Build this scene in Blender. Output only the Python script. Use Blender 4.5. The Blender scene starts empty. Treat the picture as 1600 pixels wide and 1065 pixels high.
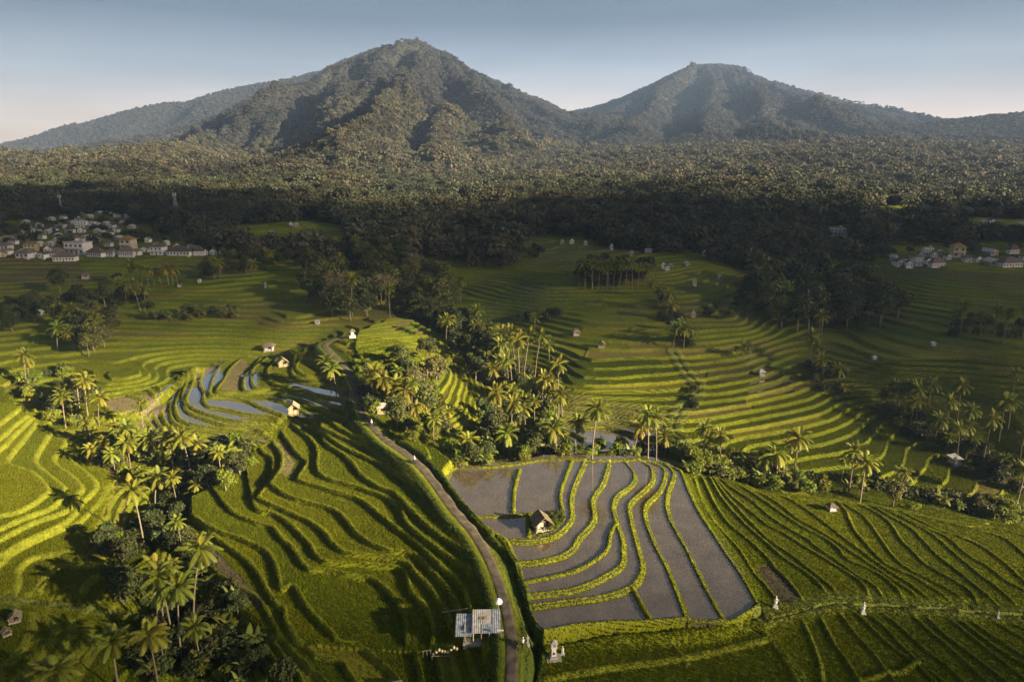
import bpy, math, random
import numpy as np
from mathutils import Vector, Matrix
import time; _t0 = time.time(); random.seed(7); RNG = np.random.default_rng(7)
S = bpy.context.scene
COL = S.collection
R = math.radians
# ---------------------------------------------------------------- camera
CAMZ = 70.0; PITCH = math.atan(282.5/1067.0); F = 1067.0
cam_d = bpy.data.cameras.new('camera'); cam = bpy.data.objects.new('camera', cam_d); COL.objects.link(cam)
cam.location = (0, 0, CAMZ); cam.rotation_euler = (math.pi/2-PITCH, 0, 0)
cam_d.sensor_width = 36; cam_d.lens = 36*F/1600; cam_d.clip_start = 0.5; cam_d.clip_end = 30000
S.camera = cam
# ---------------------------------------------------------------- sky, sun, exposure
SUN_EL, SUN_AZ = R(18), R(28)      # azimuth: behind the camera's right shoulder
SUN = np.array([math.cos(SUN_EL)*math.cos(SUN_AZ), -math.cos(SUN_EL)*math.sin(SUN_AZ), math.sin(SUN_EL)])
SKYR = [(0.0, (1.15, .74, .55)), (.055, (1.06, .74, .58)), (.11, (.58, .53, .50)), (.175, (.21, .26, .31)), (.30, (.36, .40, .43)), (.6, (.40, .44, .47))]
w = bpy.data.worlds.new('World'); S.world = w; w.use_nodes = True
nt = w.node_tree; nt.nodes.clear()
out = nt.nodes.new('ShaderNodeOutputWorld'); bg = nt.nodes.new('ShaderNodeBackground'); sk = nt.nodes.new('ShaderNodeTexSky')
sk.sky_type = 'NISHITA'; sk.sun_disc = False; sk.sun_elevation = SUN_EL; sk.sun_rotation = math.pi/2+SUN_AZ
sk.altitude = 600; sk.air_density = .7; sk.dust_density = .8; sk.ozone_density = 2.0
bg.inputs[1].default_value = 0.05
hsv = nt.nodes.new('ShaderNodeHueSaturation'); hsv.inputs['Saturation'].default_value = .52; nt.links.new(sk.outputs[0], hsv.inputs['Color'])
tcw = nt.nodes.new('ShaderNodeTexCoord'); sxw = nt.nodes.new('ShaderNodeSeparateXYZ'); nt.links.new(tcw.outputs['Generated'], sxw.inputs[0])
rmw = nt.nodes.new('ShaderNodeValToRGB'); nt.links.new(sxw.outputs['Z'], rmw.inputs[0])
for k, (pz, c) in enumerate(SKYR):
    e = rmw.color_ramp.elements[k] if k < 2 else rmw.color_ramp.elements.new(pz)
    e.position = pz; e.color = (*c, 1)
mrw = nt.nodes.new('ShaderNodeMapRange'); nt.links.new(sxw.outputs['X'], mrw.inputs[0])
for k, q in zip((1, 2, 3, 4), (-.6, .15, .52, 1.0)): mrw.inputs[k].default_value = q
nzw = nt.nodes.new('ShaderNodeTexNoise'); nzw.inputs['Scale'].default_value = 2.2; nzw.inputs['Detail'].default_value = 4; mpw = nt.nodes.new('ShaderNodeMapping'); mpw.inputs['Scale'].default_value = (1, 1, 7)
nt.links.new(tcw.outputs['Generated'], mpw.inputs[0]); nt.links.new(mpw.outputs[0], nzw.inputs['Vector']); mr2w = nt.nodes.new('ShaderNodeMapRange'); nt.links.new(nzw.outputs['Fac'], mr2w.inputs[0])
for k, q in zip((1, 2, 3, 4), (.3, .7, .80, 1.18)): mr2w.inputs[k].default_value = q
mmw = nt.nodes.new('ShaderNodeMath'); mmw.operation = 'MULTIPLY'; nt.links.new(mrw.outputs[0], mmw.inputs[0]); nt.links.new(mr2w.outputs[0], mmw.inputs[1])
mxw = nt.nodes.new('ShaderNodeMix'); mxw.data_type = 'RGBA'; mxw.blend_type = 'MULTIPLY'; mxw.inputs[0].default_value = 1
nt.links.new(hsv.outputs[0], mxw.inputs[6]); nt.links.new(rmw.outputs[0], mxw.inputs[7]); vsw = nt.nodes.new('ShaderNodeVectorMath'); vsw.operation = 'SCALE'
nt.links.new(mxw.outputs[2], vsw.inputs[0]); nt.links.new(mmw.outputs[0], vsw.inputs['Scale']); nt.links.new(vsw.outputs[0], bg.inputs[0]); nt.links.new(bg.outputs[0], out.inputs[0])
sl = bpy.data.lights.new('sun', 'SUN'); sl.energy = 5.0; sl.angle = R(0.5); sl.color = (1.0, 0.82, 0.55)
so = bpy.data.objects.new('sun', sl); COL.objects.link(so)
so.rotation_euler = Vector((-SUN[0], -SUN[1], -SUN[2])).to_track_quat('-Z', 'Y').to_euler()
S.view_settings.view_transform = 'Standard'; S.view_settings.look = 'None'; S.view_settings.exposure = 2.15; S.view_settings.gamma = 1.0
S.view_settings.use_curve_mapping = False
S.render.engine = 'CYCLES'
cy = S.cycles; cy.max_bounces = 5; cy.diffuse_bounces = 2; cy.glossy_bounces = 2; cy.transmission_bounces = 2
cy.transparent_max_bounces = 10; cy.volume_bounces = 0; cy.use_denoising = True
try: cy.denoiser = 'OPENIMAGEDENOISE'
except Exception: pass
cy.sample_clamp_indirect = 3.0; cy.caustics_reflective = False; cy.caustics_refractive = False
# ---------------------------------------------------------------- helpers
def tag(o, label=None, cat=None, group=None, kind=None):
    if label: o['label'] = label
    if cat: o['category'] = cat
    if group: o['group'] = group
    if kind: o['kind'] = kind
    return o
def nmesh(name, verts, faces, mat=None, cols=None, smooth=False, attrs=None):
    """verts (n,3) ; faces (m,k) constant k"""
    v = np.asarray(verts, np.float32); f = np.asarray(faces, np.int32)
    me = bpy.data.meshes.new(name); k = f.shape[1]
    me.vertices.add(len(v)); me.vertices.foreach_set('co', v.ravel())
    me.loops.add(f.size); me.loops.foreach_set('vertex_index', f.ravel())
    me.polygons.add(len(f)); me.polygons.foreach_set('loop_start', np.arange(0, f.size, k, dtype=np.int32))
    try: me.polygons.foreach_set('loop_total', np.full(len(f), k, np.int32))
    except Exception: pass
    if smooth: me.polygons.foreach_set('use_smooth', np.ones(len(f), bool))
    me.update(calc_edges=True)
    if cols is not None:
        a = me.color_attributes.new('Col', 'FLOAT_COLOR', 'POINT')
        c = np.ones((len(v), 4), np.float32); c[:, :3] = cols; a.data.foreach_set('color', c.ravel())
    if mat: me.materials.append(mat)
    return me
def link(name, me, parent=None, loc=None):
    o = bpy.data.objects.new(name, me); COL.objects.link(o)
    if parent: o.parent = parent
    if loc is not None: o.location = loc
    return o
class MB:
    """polygon collector for small things"""
    def __init__(s): s.v = []; s.f = []
    def add(s, vs, fs):
        b = len(s.v); s.v += [tuple(p) for p in vs]; s.f += [tuple(i+b for i in f) for f in fs]; return s
    def box(s, c, d, rz=0, taper=1.0):
        x, y, z = d[0]/2, d[1]/2, d[2]; ca, sa = math.cos(rz), math.sin(rz); P = []
        for k, (zz, t) in enumerate(((0, 1), (z, taper))):
            for a, b in ((-x, -y), (x, -y), (x, y), (-x, y)):
                a *= t; b *= t; P.append((c[0]+a*ca-b*sa, c[1]+a*sa+b*ca, c[2]+zz))
        return s.add(P, [(3, 2, 1, 0), (4, 5, 6, 7), (0, 1, 5, 4), (1, 2, 6, 5), (2, 3, 7, 6), (3, 0, 4, 7)])
    def tube(s, pts, rad, n=6):
        b = len(s.v); pts = [Vector(p) for p in pts]
        for i, p in enumerate(pts):
            d = (pts[min(i+1, len(pts)-1)]-pts[max(i-1, 0)]).normalized()
            a = d.cross(Vector((0.13, 0.97, 0.2))).normalized(); c = d.cross(a)
            r = rad[i] if isinstance(rad, (list, tuple)) else rad
            for k in range(n):
                t = 2*math.pi*k/n; s.v.append(tuple(p+a*r*math.cos(t)+c*r*math.sin(t)))
        for i in range(len(pts)-1):
            for k in range(n):
                s.f.append((b+i*n+k, b+i*n+(k+1) % n, b+(i+1)*n+(k+1) % n, b+(i+1)*n+k))
        s.f.append(tuple(b+k for k in range(n))[::-1]); s.f.append(tuple(b+(len(pts)-1)*n+k for k in range(n)))
        return s
    def lathe(s, prof, c=(0, 0, 0), n=10):
        b = len(s.v)
        for r, z in prof:
            for k in range(n): s.v.append((c[0]+r*math.cos(2*math.pi*k/n), c[1]+r*math.sin(2*math.pi*k/n), c[2]+z))
        for i in range(len(prof)-1):
            for k in range(n): s.f.append((b+i*n+k, b+i*n+(k+1) % n, b+(i+1)*n+(k+1) % n, b+(i+1)*n+k))
        s.f.append(tuple(b+k for k in range(n))[::-1]); s.f.append(tuple(b+(len(prof)-1)*n+k for k in range(n)))
        return s
    def mesh(s, name, mat, smooth=False):
        me = bpy.data.meshes.new(name); me.from_pydata(s.v, [], s.f)
        if smooth: me.polygons.foreach_set('use_smooth', [True]*len(me.polygons))
        me.update(); me.materials.append(mat); return me
    def build(s, name, mat, parent=None, smooth=False): return link(name, s.mesh(name, mat, smooth), parent)
def empty(name, loc, rz=0, sc=1.0):
    o = bpy.data.objects.new(name, None); COL.objects.link(o); o.location = loc; o.rotation_euler = (0, 0, rz); o.scale = (sc, sc, sc); o.empty_display_size = .5; return o
def copy_tree(o, kids, parent=None):
    c = o.copy(); COL.objects.link(c)
    if parent: c.parent = parent
    for ch in kids.get(o.name, []): copy_tree(ch, kids, c)
    return c
def kidmap(o, m=None):
    m = {} if m is None else m; m[o.name] = list(o.children)
    for c in o.children: kidmap(c, m)
    return m
# ---------------------------------------------------------------- noise
def hash2(ix, iy, seed=0):
    h = (ix.astype(np.int64)*374761393+iy.astype(np.int64)*668265263+seed*1442695041) & 0xffffffff
    h = ((h ^ (h >> 13))*1274126177) & 0xffffffff
    return ((h ^ (h >> 16)) & 0xffff)/65535.0
def vnoise(x, y, seed=0):
    x = np.asarray(x, np.float64); y = np.asarray(y, np.float64)
    ix = np.floor(x); iy = np.floor(y); fx = x-ix; fy = y-iy; fx = fx*fx*(3-2*fx); fy = fy*fy*(3-2*fy)
    a = hash2(ix, iy, seed); b = hash2(ix+1, iy, seed); c = hash2(ix, iy+1, seed); d = hash2(ix+1, iy+1, seed)
    return (a+(b-a)*fx+(c-a)*fy+(a-b-c+d)*fx*fy)*2-1
def fbm(x, y, o=4, seed=0):
    s = 0; a = 1; n = 0
    for k in range(o): s = s+a*vnoise(x*2**k+k*17.3, y*2**k-k*9.1, seed+k); n += a; a *= .5
    return s/n
def sstep(a, b, x):
    t = np.clip((x-a)/(b-a), 0, 1); return t*t*(3-2*t)
# ---------------------------------------------------------------- image <-> world
cp, sp = math.cos(PITCH), math.sin(PITCH)
def ray(u, v):
    a = (u-800.0)/F; b = (532.5-v)/F
    return np.array([a, cp+b*sp, -sp+b*cp])
def at_z(u, v, z):
    d = ray(u, v); t = (z-CAMZ)/d[2]; return (d[0]*t, d[1]*t, z)
def at_y(u, v, y):
    d = ray(u, v); t = y/d[1]; return (d[0]*t, y, CAMZ+d[2]*t)
def proj(x, y, z):
    zc = y*cp-(z-CAMZ)*sp; up = y*sp+(z-CAMZ)*cp
    return 800+F*x/zc, 532.5-F*up/zc
# ---------------------------------------------------------------- traced field lines: each is a level line (u, v in the photo's pixels, height in metres)
def P(s): 
    a = [float(t) for t in s.replace(';', ' ').replace(',', ' ').split()]; return list(zip(a[::2], a[1::2]))
FAM = {}
# A: rice slope falling to the west of the road; water falls to the left of the direction of drawing
FAM['A'] = dict(side=-1, rw=.32, b0=-.58, b1=-.05, lip=.22, poly=P('430,640 500,638 560,662 590,690 640,715 672,760 712,822 745,865 760,900 778,940 785,965 770,985 700,1010 640,1015 560,1010 470,1010 400,1003 360,960 290,850 290,815 345,770 395,720 398,680 410,655'),
 lines=[(2.6, P('503,645 520,660 540,673 560,683 585,693')),
 (1.8, P('497,664 535,682 575,697 605,713 636,743 658,765')),
 (1.0, P('490,660 525,690 560,708 593,723 613,735 650,760 670,780 695,813 733,838 760,868')),
 (.2, P('503,673 508,690 535,708 553,725 563,740 590,758 618,770 640,793 665,818 695,840 735,866 745,873')),
 (-.7, P('454,660 473,675 488,688 496,705 495,730 508,744 550,757 575,765 608,778 625,790 633,813 650,830 675,850 700,868 730,888 755,913')),
 (-1.6, P('438,670 450,688 465,708 479,720 468,740 466,748 500,759 535,770 565,780 590,800 615,820 640,838 663,858 688,884 705,896 720,914 728,930 733,948')),
 (-2.5, P('424,678 428,693 439,708 438,730 425,750 423,755 450,773 485,784 520,794 540,810 555,830 575,845 608,858 640,862 656,871 671,888 693,911 711,938 718,958')),
 (-3.4, P('420,678 406,693 410,705 425,715 424,740 415,760 403,775 415,782 450,798 483,813 505,828 520,848 540,861 575,866 610,871 636,878 646,891 663,908 681,931 696,953 703,973')),
 (-4.3, P('392,765 400,793 425,800 450,815 468,833 483,848 495,868 515,877 560,879 600,883 631,889 640,921 661,943 671,963 675,988 672,1003')),
 (-5.2, P('351,785 363,798 400,815 425,822 440,840 455,853 468,873 483,888 510,889 550,898 580,902 608,923 623,943 631,963 633,990 634,1010')),
 (-6.1, P('323,818 341,828 376,840 405,853 420,863 430,883 435,903 440,918 458,913 473,938 488,958 508,978 525,996 540,1013 553,1035')),
 (-7.0, P('306,813 321,825 346,846 376,866 400,890 415,918 432,943 443,948 445,968 460,993 475,1013 485,1031 495,1048')),
 (-8.0, P('293,830 321,868 336,893 363,913 400,931 420,960 440,1000'))])
# B: flooded paddies falling to the east of the small hut
FAM['B'] = dict(side=1, rw=.75, b0=-.55, b1=.7, lip=.34, step=.45, top=0.0, poly=P('693,727 712,716 751,721 800,725 850,721 900,719 950,719 1008,718 1043,725 1070,742 1080,768 1099,805 1119,835 1139,866 1154,886 1174,918 1187,943 1190,957 1150,976 1115,977 1068,973 1015,981 950,988 900,996 848,1004 828,971 821,948 816,923 810,903 805,878 794,861 786,843 760,822 735,795 708,762 690,735'),
 lines=[(0, P('914,723 900,755 893,780 894,810 875,833 850,843 820,846 787,843')),
 (0, P('952,725 943,755 927,780 929,813 908,838 890,863 850,876 806,881')),
 (0, P('980,723 992,740 988,758 965,775 959,793 965,818 973,840 975,863 973,881 960,893 925,911 888,923 820,931')),
 (0, P('1008,723 1020,733 1018,755 988,783 984,800 993,838 1000,863 1005,886 1000,903 988,917 950,931 900,938 822,949')),
 (0, P('1023,724 1040,735 1033,765 1010,790 1010,813 1020,840 1030,861 1045,890 1058,923 1068,948 1078,973')),
 (0, P('1040,725 1054,740 1043,775 1045,803 1060,833 1078,865 1093,896 1111,931 1136,974')),
 (0, P('1062,732 1069,745 1079,770 1097,805 1117,835 1137,866 1152,886 1172,918 1185,943 1192,962'))],
 bunds=[P('963,820 953,836 950,856 935,873 900,893 875,900 813,908'), P('812,733 803,760 802,795'), P('741,797 800,799 830,799'), P('893,725 880,755 875,775 878,797'), P('990,921 1005,953 1018,978'),
  P('693,727 713,720 751,725 800,728 850,725 900,723 950,723 1008,722 1043,729 1066,740'),
  P('693,727 711,760 738,793 763,820 791,841 800,861 810,878 815,903 822,923 825,948 832,971 850,1000 900,992 950,984 1015,977 1068,970 1115,973 1145,971 1187,955'),
  P('825,800 826,840')])
# C: green terraces east of the paddies
FAM['C'] = dict(side=1, rw=.35, b0=-.45, b1=.35, lip=.42, step=.42, top=-4.2, poly=P('1066,738 1116,740 1200,768 1310,780 1400,794 1450,806 1520,817 1600,828 1680,846 1680,960 1600,958 1475,950 1425,948 1365,944 1310,940 1250,955 1196,968 1185,943 1152,884 1117,833 1080,768'),
 lines=[(0, P('1088,750 1100,788 1126,823 1146,845 1163,866 1180,895 1200,916 1215,936 1232,958')),
 (0, P('1098,744 1106,760 1121,790 1141,818 1171,843 1198,867 1215,888 1235,908 1253,931 1268,948')),
 (0, P('1111,745 1128,775 1156,808 1191,840 1225,870 1250,886 1273,903 1288,918 1310,940')),
 (0, P('1114,742 1135,772 1168,808 1200,840 1233,863 1263,886 1295,911 1323,938')),
 (0, P('1116,742 1143,772 1176,800 1200,819 1230,835 1263,856 1300,878 1335,900 1355,918 1366,942')),
 (0, P('1118,741 1150,765 1180,785 1200,803 1225,820 1260,840 1283,858 1313,878 1340,898 1370,916 1385,935')),
 (0, P('1150,752 1200,785 1228,805 1260,825 1290,840 1313,858 1325,873 1370,893 1400,916 1420,940')),
 (0, P('1170,758 1200,775 1223,790 1245,808 1275,825 1300,840 1330,860 1360,880 1390,901 1425,923 1460,948')),
 (0, P('1218,771 1250,788 1283,811 1315,836 1355,866 1390,891 1425,913 1450,931 1475,945')),
 (0, P('1310,783 1325,800 1335,825 1350,843 1385,880 1425,898 1450,913 1483,933 1513,952')),
 (0, P('1313,782 1350,805 1370,830 1393,863 1413,883 1450,903 1488,923 1513,938')),
 (0, P('1333,783 1370,800 1395,820 1410,843 1433,866 1450,883 1495,908 1520,926 1540,955')),
 (0, P('1363,788 1395,808 1425,825 1445,845 1465,866 1500,893 1530,918 1568,948')),
 (0, P('1375,790 1425,815 1463,838 1495,866 1533,898 1558,916 1598,950')),
 (0, P('1398,798 1440,820 1480,838 1513,866 1550,888 1575,908 1620,930')),
 (0, P('1410,799 1463,825 1500,838 1530,850 1570,878 1620,925')),
 (0, P('1420,801 1488,818 1538,830 1575,843 1620,882')),
 (0, P('1440,806 1495,820 1550,823 1620,842'))])
# D: dark terraces south of the grassy path
FAM['D'] = dict(side=1, rw=.4, b0=-.5, b1=.3, lip=.42, step=.4, top=-4.6, poly=P('1195,972 1250,958 1310,943 1365,949 1425,953 1475,955 1600,963 1690,975 1690,1120 1290,1120 1225,1063'),
 lines=[(0, P('1200,973 1225,1013 1245,1038 1262,1063 1285,1100')), (0, P('1258,970 1275,1011 1285,1043 1293,1100')), (0, P('1283,960 1308,1008 1325,1031 1345,1063 1360,1090')),
 (0, P('1310,950 1340,991 1368,1021 1390,1051 1420,1090')), (0, P('1333,950 1375,991 1400,1013 1430,1033 1480,1080')), (0, P('1350,950 1388,983 1413,1010 1438,1033 1490,1075')),
 (0, P('1375,950 1413,983 1450,1016 1480,1038 1530,1085')), (0, P('1418,948 1450,981 1483,1008 1515,1038 1560,1080')), (0, P('1443,953 1475,988 1515,1018 1550,1045 1600,1085')),
 (0, P('1470,953 1513,988 1550,1018 1600,1056 1640,1085')), (0, P('1485,955 1525,986 1563,1014 1600,1036 1660,1070')), (0, P('1500,955 1550,991 1600,1023 1660,1055')),
 (0, P('1533,955 1600,996 1660,1025')), (0, P('1563,961 1600,981 1660,1005'))],
 bunds=[P('1345,1063 1375,1056 1395,1050 1405,1050 1415,1047 1435,1036')])
# E: two flat dark green plots south of the paddies
FAM['E'] = dict(side=-1, rw=.5, lip=.2, step=.5, top=-4.3, poly=P('851,1006 950,992 1045,985 1115,979 1190,966 1200,975 1225,1013 1262,1063 1290,1120 833,1120 838,1060 842,1030'),
 lines=[(0, P('815,1066 833,1063 950,1043 1075,1026 1200,998 1240,990'))], bunds=[P('1045,988 1075,1023'), P('1173,971 1205,997 1240,1050 1260,1090')])
# Fh: west hill falling to the right
FAM['F'] = dict(side=1, rw=.75, lip=.15, step=.85, top=-.6, poly=P('-80,640 0,600 30,622 60,650 85,668 130,690 150,720 175,745 178,772 160,800 166,838 130,862 200,880 215,925 228,960 175,955 125,945 50,938 -80,928'),
 lines=[(0, P('-60,700 0,660 20,645 40,630')[::-1]), (0, P('-60,712 0,683 20,665 47,645')[::-1]), (0, P('-60,732 0,700 15,685 33,668 52,650')[::-1]),
 (0, P('63,653 50,668 33,690 18,708 13,722 50,735 75,760 68,773 38,793 0,803 -60,815')),
 (0, P('82,668 80,673 60,705 56,720 75,738 100,758 98,770 83,790 40,806 0,823 -60,840')),
 (0, P('103,678 100,695 85,713 90,725 115,743 128,760 120,773 105,795 50,815 0,840 -60,865')),
 (0, P('123,688 109,713 125,728 150,750 145,768 125,785 108,810 50,838 0,865 -60,890')),
 (0, P('136,700 140,725 173,748 173,773 150,790 125,813 100,823 60,840 25,856 0,878 -40,905')),
 (0, P('180,800 165,830 125,856 88,863 50,870 28,888 28,906 18,933')), (0, P('190,860 140,880 95,880 65,905 55,935')), (0, P('215,880 150,900 125,925 122,945'))],
 mounds=[(0, 747, 1.6, 9)])
FAM['G'] = dict(side=1, rw=1.3, lip=.12, step=.6, top=-9.6, poly=P('-60,936 50,946 125,952 175,962 240,968 235,1000 190,1030 150,1120 -60,1120'),
 lines=[(0, P('50,945 50,973 33,1011 0,1038 -40,1060')), (0, P('50,946 64,958 83,975 83,993 58,1023 20,1063 0,1085')), (0, P('70,946 100,963 109,983 95,1011 70,1041 45,1063 20,1090')),
 (0, P('105,948 133,961 138,983 125,1011 100,1036 83,1063 60,1095')), (0, P('160,953 167,975 150,1005 130,1035 113,1063 90,1100'))])
# H: narrow flooded terraces in the middle left
FAM['H'] = dict(side=-1, rw=.9, lip=.3, step=.62, top=4.2, poly=P('300,575 345,560 430,552 480,552 520,560 548,600 560,640 570,665 540,668 500,650 460,655 440,672 425,690 400,700 340,705 280,697 240,692 215,680 215,650 240,640 262,620 280,590'),
 lines=[(0, P('490,548 477,560 463,569 465,577 480,586 510,590 533,598 560,604')), (0, P('470,552 456,575 462,590 477,596 503,601 525,605 560,616')),
 (0, P('440,552 424,569 418,578 420,593 437,603 465,605 488,614 510,619 543,624 565,628')),
 (0, P('420,555 408,566 396,575 393,585 394,599 402,606 437,608 456,610 480,617 503,626 522,633 555,640')),
 (0, P('405,560 397,572 385,584 380,596 383,610 410,611 430,612 450,616 480,628 503,638 540,655')),
 (0, P('375,560 358,577 350,592 338,610 355,613 373,613 405,617 428,622 450,630 470,640 500,655')),
 (0, P('345,570 335,585 330,600 328,617 350,619 373,622 390,627 412,637 435,645 460,658')),
 (0, P('322,575 312,595 318,612 318,625 326,634 343,637 380,645 398,648 425,651 450,662')),
 (0, P('308,578 298,605 290,626 299,635 313,642 335,649 358,655 380,659 420,662 445,672')),
 (0, P('296,585 287,610 285,622 287,634 296,644 313,651 335,659 358,665 400,670 430,685')),
 (0, P('285,600 276,625 273,636 278,651 290,659 313,665 343,669 380,675 420,682')),
 (0, P('275,612 267,630 266,640 268,654 275,662 293,669 320,675 380,684 420,692')),
 (0, P('262,625 252,640 256,656 266,667 290,675 335,684 380,691 410,698')),
 (0, P('250,632 237,645 245,659 258,672 290,684 340,695 380,700')), (0, P('240,635 225,652 236,668 250,680 280,692')), (0, P('225,640 209,658 221,680 240,692'))])
# W: two brown plots beside the palms
FAM['W'] = dict(side=-1, rw=.8, lip=.2, step=.5, top=.5, poly=P('120,632 200,618 262,606 275,612 262,628 235,642 215,655 140,668 118,660'),
 lines=[(0, P('243,600 257,615 270,628')), (0, P('230,605 245,621 262,636')), (0, P('200,612 203,617 224,624 240,640')), (0, P('160,630 168,638 175,645 190,652'))],
 bunds=[P('140,664 163,656 200,646 240,636')])
for k, fm in FAM.items():
    if 'step' in fm: fm['lines'] = [(fm['top']-fm['step']*i, l) for i, (z, l) in enumerate(fm['lines'])]
# central family has irregular drops at the branch and last line
# ---------------------------------------------------------------- smooth ground H(x, y)
CTRL = []
for k, fm in FAM.items():
    for i, (z, l) in enumerate(fm['lines']):
        for (u, v) in l[::2]:
            x, y, _ = at_z(u, v, z); CTRL.append((x, y, z-.25))
ROAD = P('548,525 520,531 506,540 515,550 528,563 540,576 552,600 560,625 567,648 583,668 603,688 632,708 655,727 680,757 707,795 740,833 762,870 777,905 789,945 797,985 800,1020 799,1063 798,1120')
RZ = [9.5, 9.2, 8.8, 8.3, 7.6, 7, 6, 5.2, 4.6, 4.1, 3.7, 3.2, 2.8, 2.2, 1.6, 1.1, .7, .2, -.3, -.9, -1.3, -1.8, -2.2]
for (u, v), z in zip(ROAD, RZ): x, y, _ = at_z(u, v, z); CTRL.append((x, y, z))
MAN = [(0,400,20),(200,400,20),(400,400,20),(600,400,19),(800,400,18),(1000,400,19),(1200,400,17),(1400,410,18),(1600,410,19),(-200,400,20),(1800,405,20),
 (0,500,9),(150,500,8),(300,500,9),(450,500,11),(620,500,10),(720,520,2),(800,500,5),(900,500,8),(1050,500,9),(1150,500,9),(1280,520,2),(1400,520,5),(1600,500,9),(-150,500,10),(1750,500,10),
 (0,450,15),(300,450,15),(560,440,12),(700,450,8),(850,450,13),(1000,450,14),(1100,450,14),(1280,450,6),(1450,450,13),(1600,450,14),
 (60,580,2),(200,580,4),(300,560,6),(450,540,8),(20,620,1),(600,560,8),(660,560,7),(700,590,3),(600,620,4),(640,650,2),(720,640,0),(760,600,-3),(780,660,-6),(700,690,-2),
 (820,600,-5),(900,560,3),(900,600,0),(1000,560,3),(1000,600,0),(1050,640,-4),(950,660,-7),(900,700,-8),(1000,705,-8.5),(850,690,-9),(760,700,-7),(690,700,0),
 (1150,560,2),(1150,620,-3),(1150,690,-9),(1250,560,-1),(1250,620,-5),(1270,700,-11),(1250,745,-13),(1350,760,-14),(1350,690,-12),(1310,620,-7),(1400,640,-11),(1480,690,-14),(1600,755,-18),(1560,700,-15),
 (1400,730,-14),(1500,800,-17),(1600,815,-19),(1700,830,-21),(1500,600,-2),(1600,600,-1),(1400,580,0),(1600,650,-6),(1500,560,3),(1600,560,4),(1750,600,-1),(1750,700,-12),(1720,560,4),
 (235,820,-13),(300,760,-10.5),(350,790,-10),(330,720,-8.5),(200,710,-8),(150,680,-5.5),(90,640,-2.5),(110,600,0),(200,900,-14),(300,960,-14.5),(400,1000,-12),(380,1060,-13),(250,1060,-14.5),(330,880,-12),(280,830,-12.5),(430,1060,-11.5),
 (700,1060,-4.5),(600,1060,-7),(520,1060,-9.5),(640,1120,-6),(-200,700,4),(-200,850,-3),(-200,1000,-8),(820,990,-3.2),(835,1040,-4),(828,1100,-4),(1250,750,-8),(1180,735,-7.5),
 (60,1120,-11.5),(200,1120,-14.5),(400,1130,-12.5),(700,1130,-5),(1000,1130,-5),(1300,1130,-6),(1600,1130,-10.5),(1800,1100,-11),(1800,950,-13),(1800,880,-15)]
for u, v, z in MAN: x, y, _ = at_z(u, v, z); CTRL.append((x, y, z))
for x in range(-1000, 1001, 200):
    CTRL.append((x, 620, 25)); CTRL.append((x, 800, 29)); CTRL.append((x, 960, 33))
for x in (-120, -40, 40, 120): CTRL.append((x, 40, -9))
C = np.array(CTRL); _, ii = np.unique(np.round(C[:, :2]/1.2), axis=0, return_index=True); C = C[ii]
Cc = 5.0
A_ = np.sqrt((C[:, None, 0]-C[None, :, 0])**2+(C[:, None, 1]-C[None, :, 1])**2+Cc*Cc)
n_ = len(C); mu = C[:, 2].mean(); Wt = np.linalg.solve(A_-np.eye(n_)*0.9, C[:, 2]-mu)
CX0, CX1, CY0, CY1, CD = -1000., 1000., 36., 964., 4.
gx = np.arange(CX0, CX1+CD, CD); gy = np.arange(CY0, CY1+CD, CD)
HG = np.zeros((len(gy), len(gx)))
for j, y in enumerate(gy):
    HG[j] = mu+np.sqrt((gx[:, None]-C[None, :, 0])**2+(y-C[None, :, 1])**2+Cc*Cc)@Wt
def bil(G, x, y):
    fx = np.clip((x-CX0)/CD, 0, len(gx)-1.001); fy = np.clip((y-CY0)/CD, 0, len(gy)-1.001)
    ix = fx.astype(int); iy = fy.astype(int); a = fx-ix; b = fy-iy
    return (G[iy, ix]*(1-a)+G[iy, ix+1]*a)*(1-b)+(G[iy+1, ix]*(1-a)+G[iy+1, ix+1]*a)*b
def Hnear(x, y): return bil(HG, np.asarray(x, float), np.asarray(y, float))
# mountains -----------------------------------------------------
def crest(s, y):
    p = [at_y(u, v, y) for u, v in P(s)]; return np.array([q[0] for q in p]), np.array([q[2] for q in p])
m1x, m1z = crest('-500,330 -300,290 -100,250 0,228 60,212 100,198 130,194 210,171 270,160 290,161 340,145 400,132 450,125 502,112 532,97 577,80 600,77 625,72 700,110 800,190 900,260', 3300.)
m2x, m2z = crest('200,262 322,222 375,196 450,168 502,148 559,132 600,108 625,84 640,70 652,65 660,68 667,74 694,91 724,107 750,122 780,132 825,154 855,166 877,178 930,203 1000,225 1100,250', 3000.)
m3x, m3z = crest('700,262 780,225 883,180 916,174 958,162 1000,143 1038,123 1070,110 1085,104 1103,102 1131,103 1155,117 1197,143 1235,157 1272,169 1319,176 1366,185 1420,196 1500,220 1600,245 1700,270', 3900.)
m4x, m4z = crest('1180,262 1260,246 1333,222 1366,210 1413,198 1460,192 1507,186 1553,181 1600,177 1700,168 1850,160', 2300.)
def apron(x, y): return 33+(y-960)*.036+fbm(x/300, y/300, 3, 5)*10*sstep(960, 1400, y)
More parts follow.
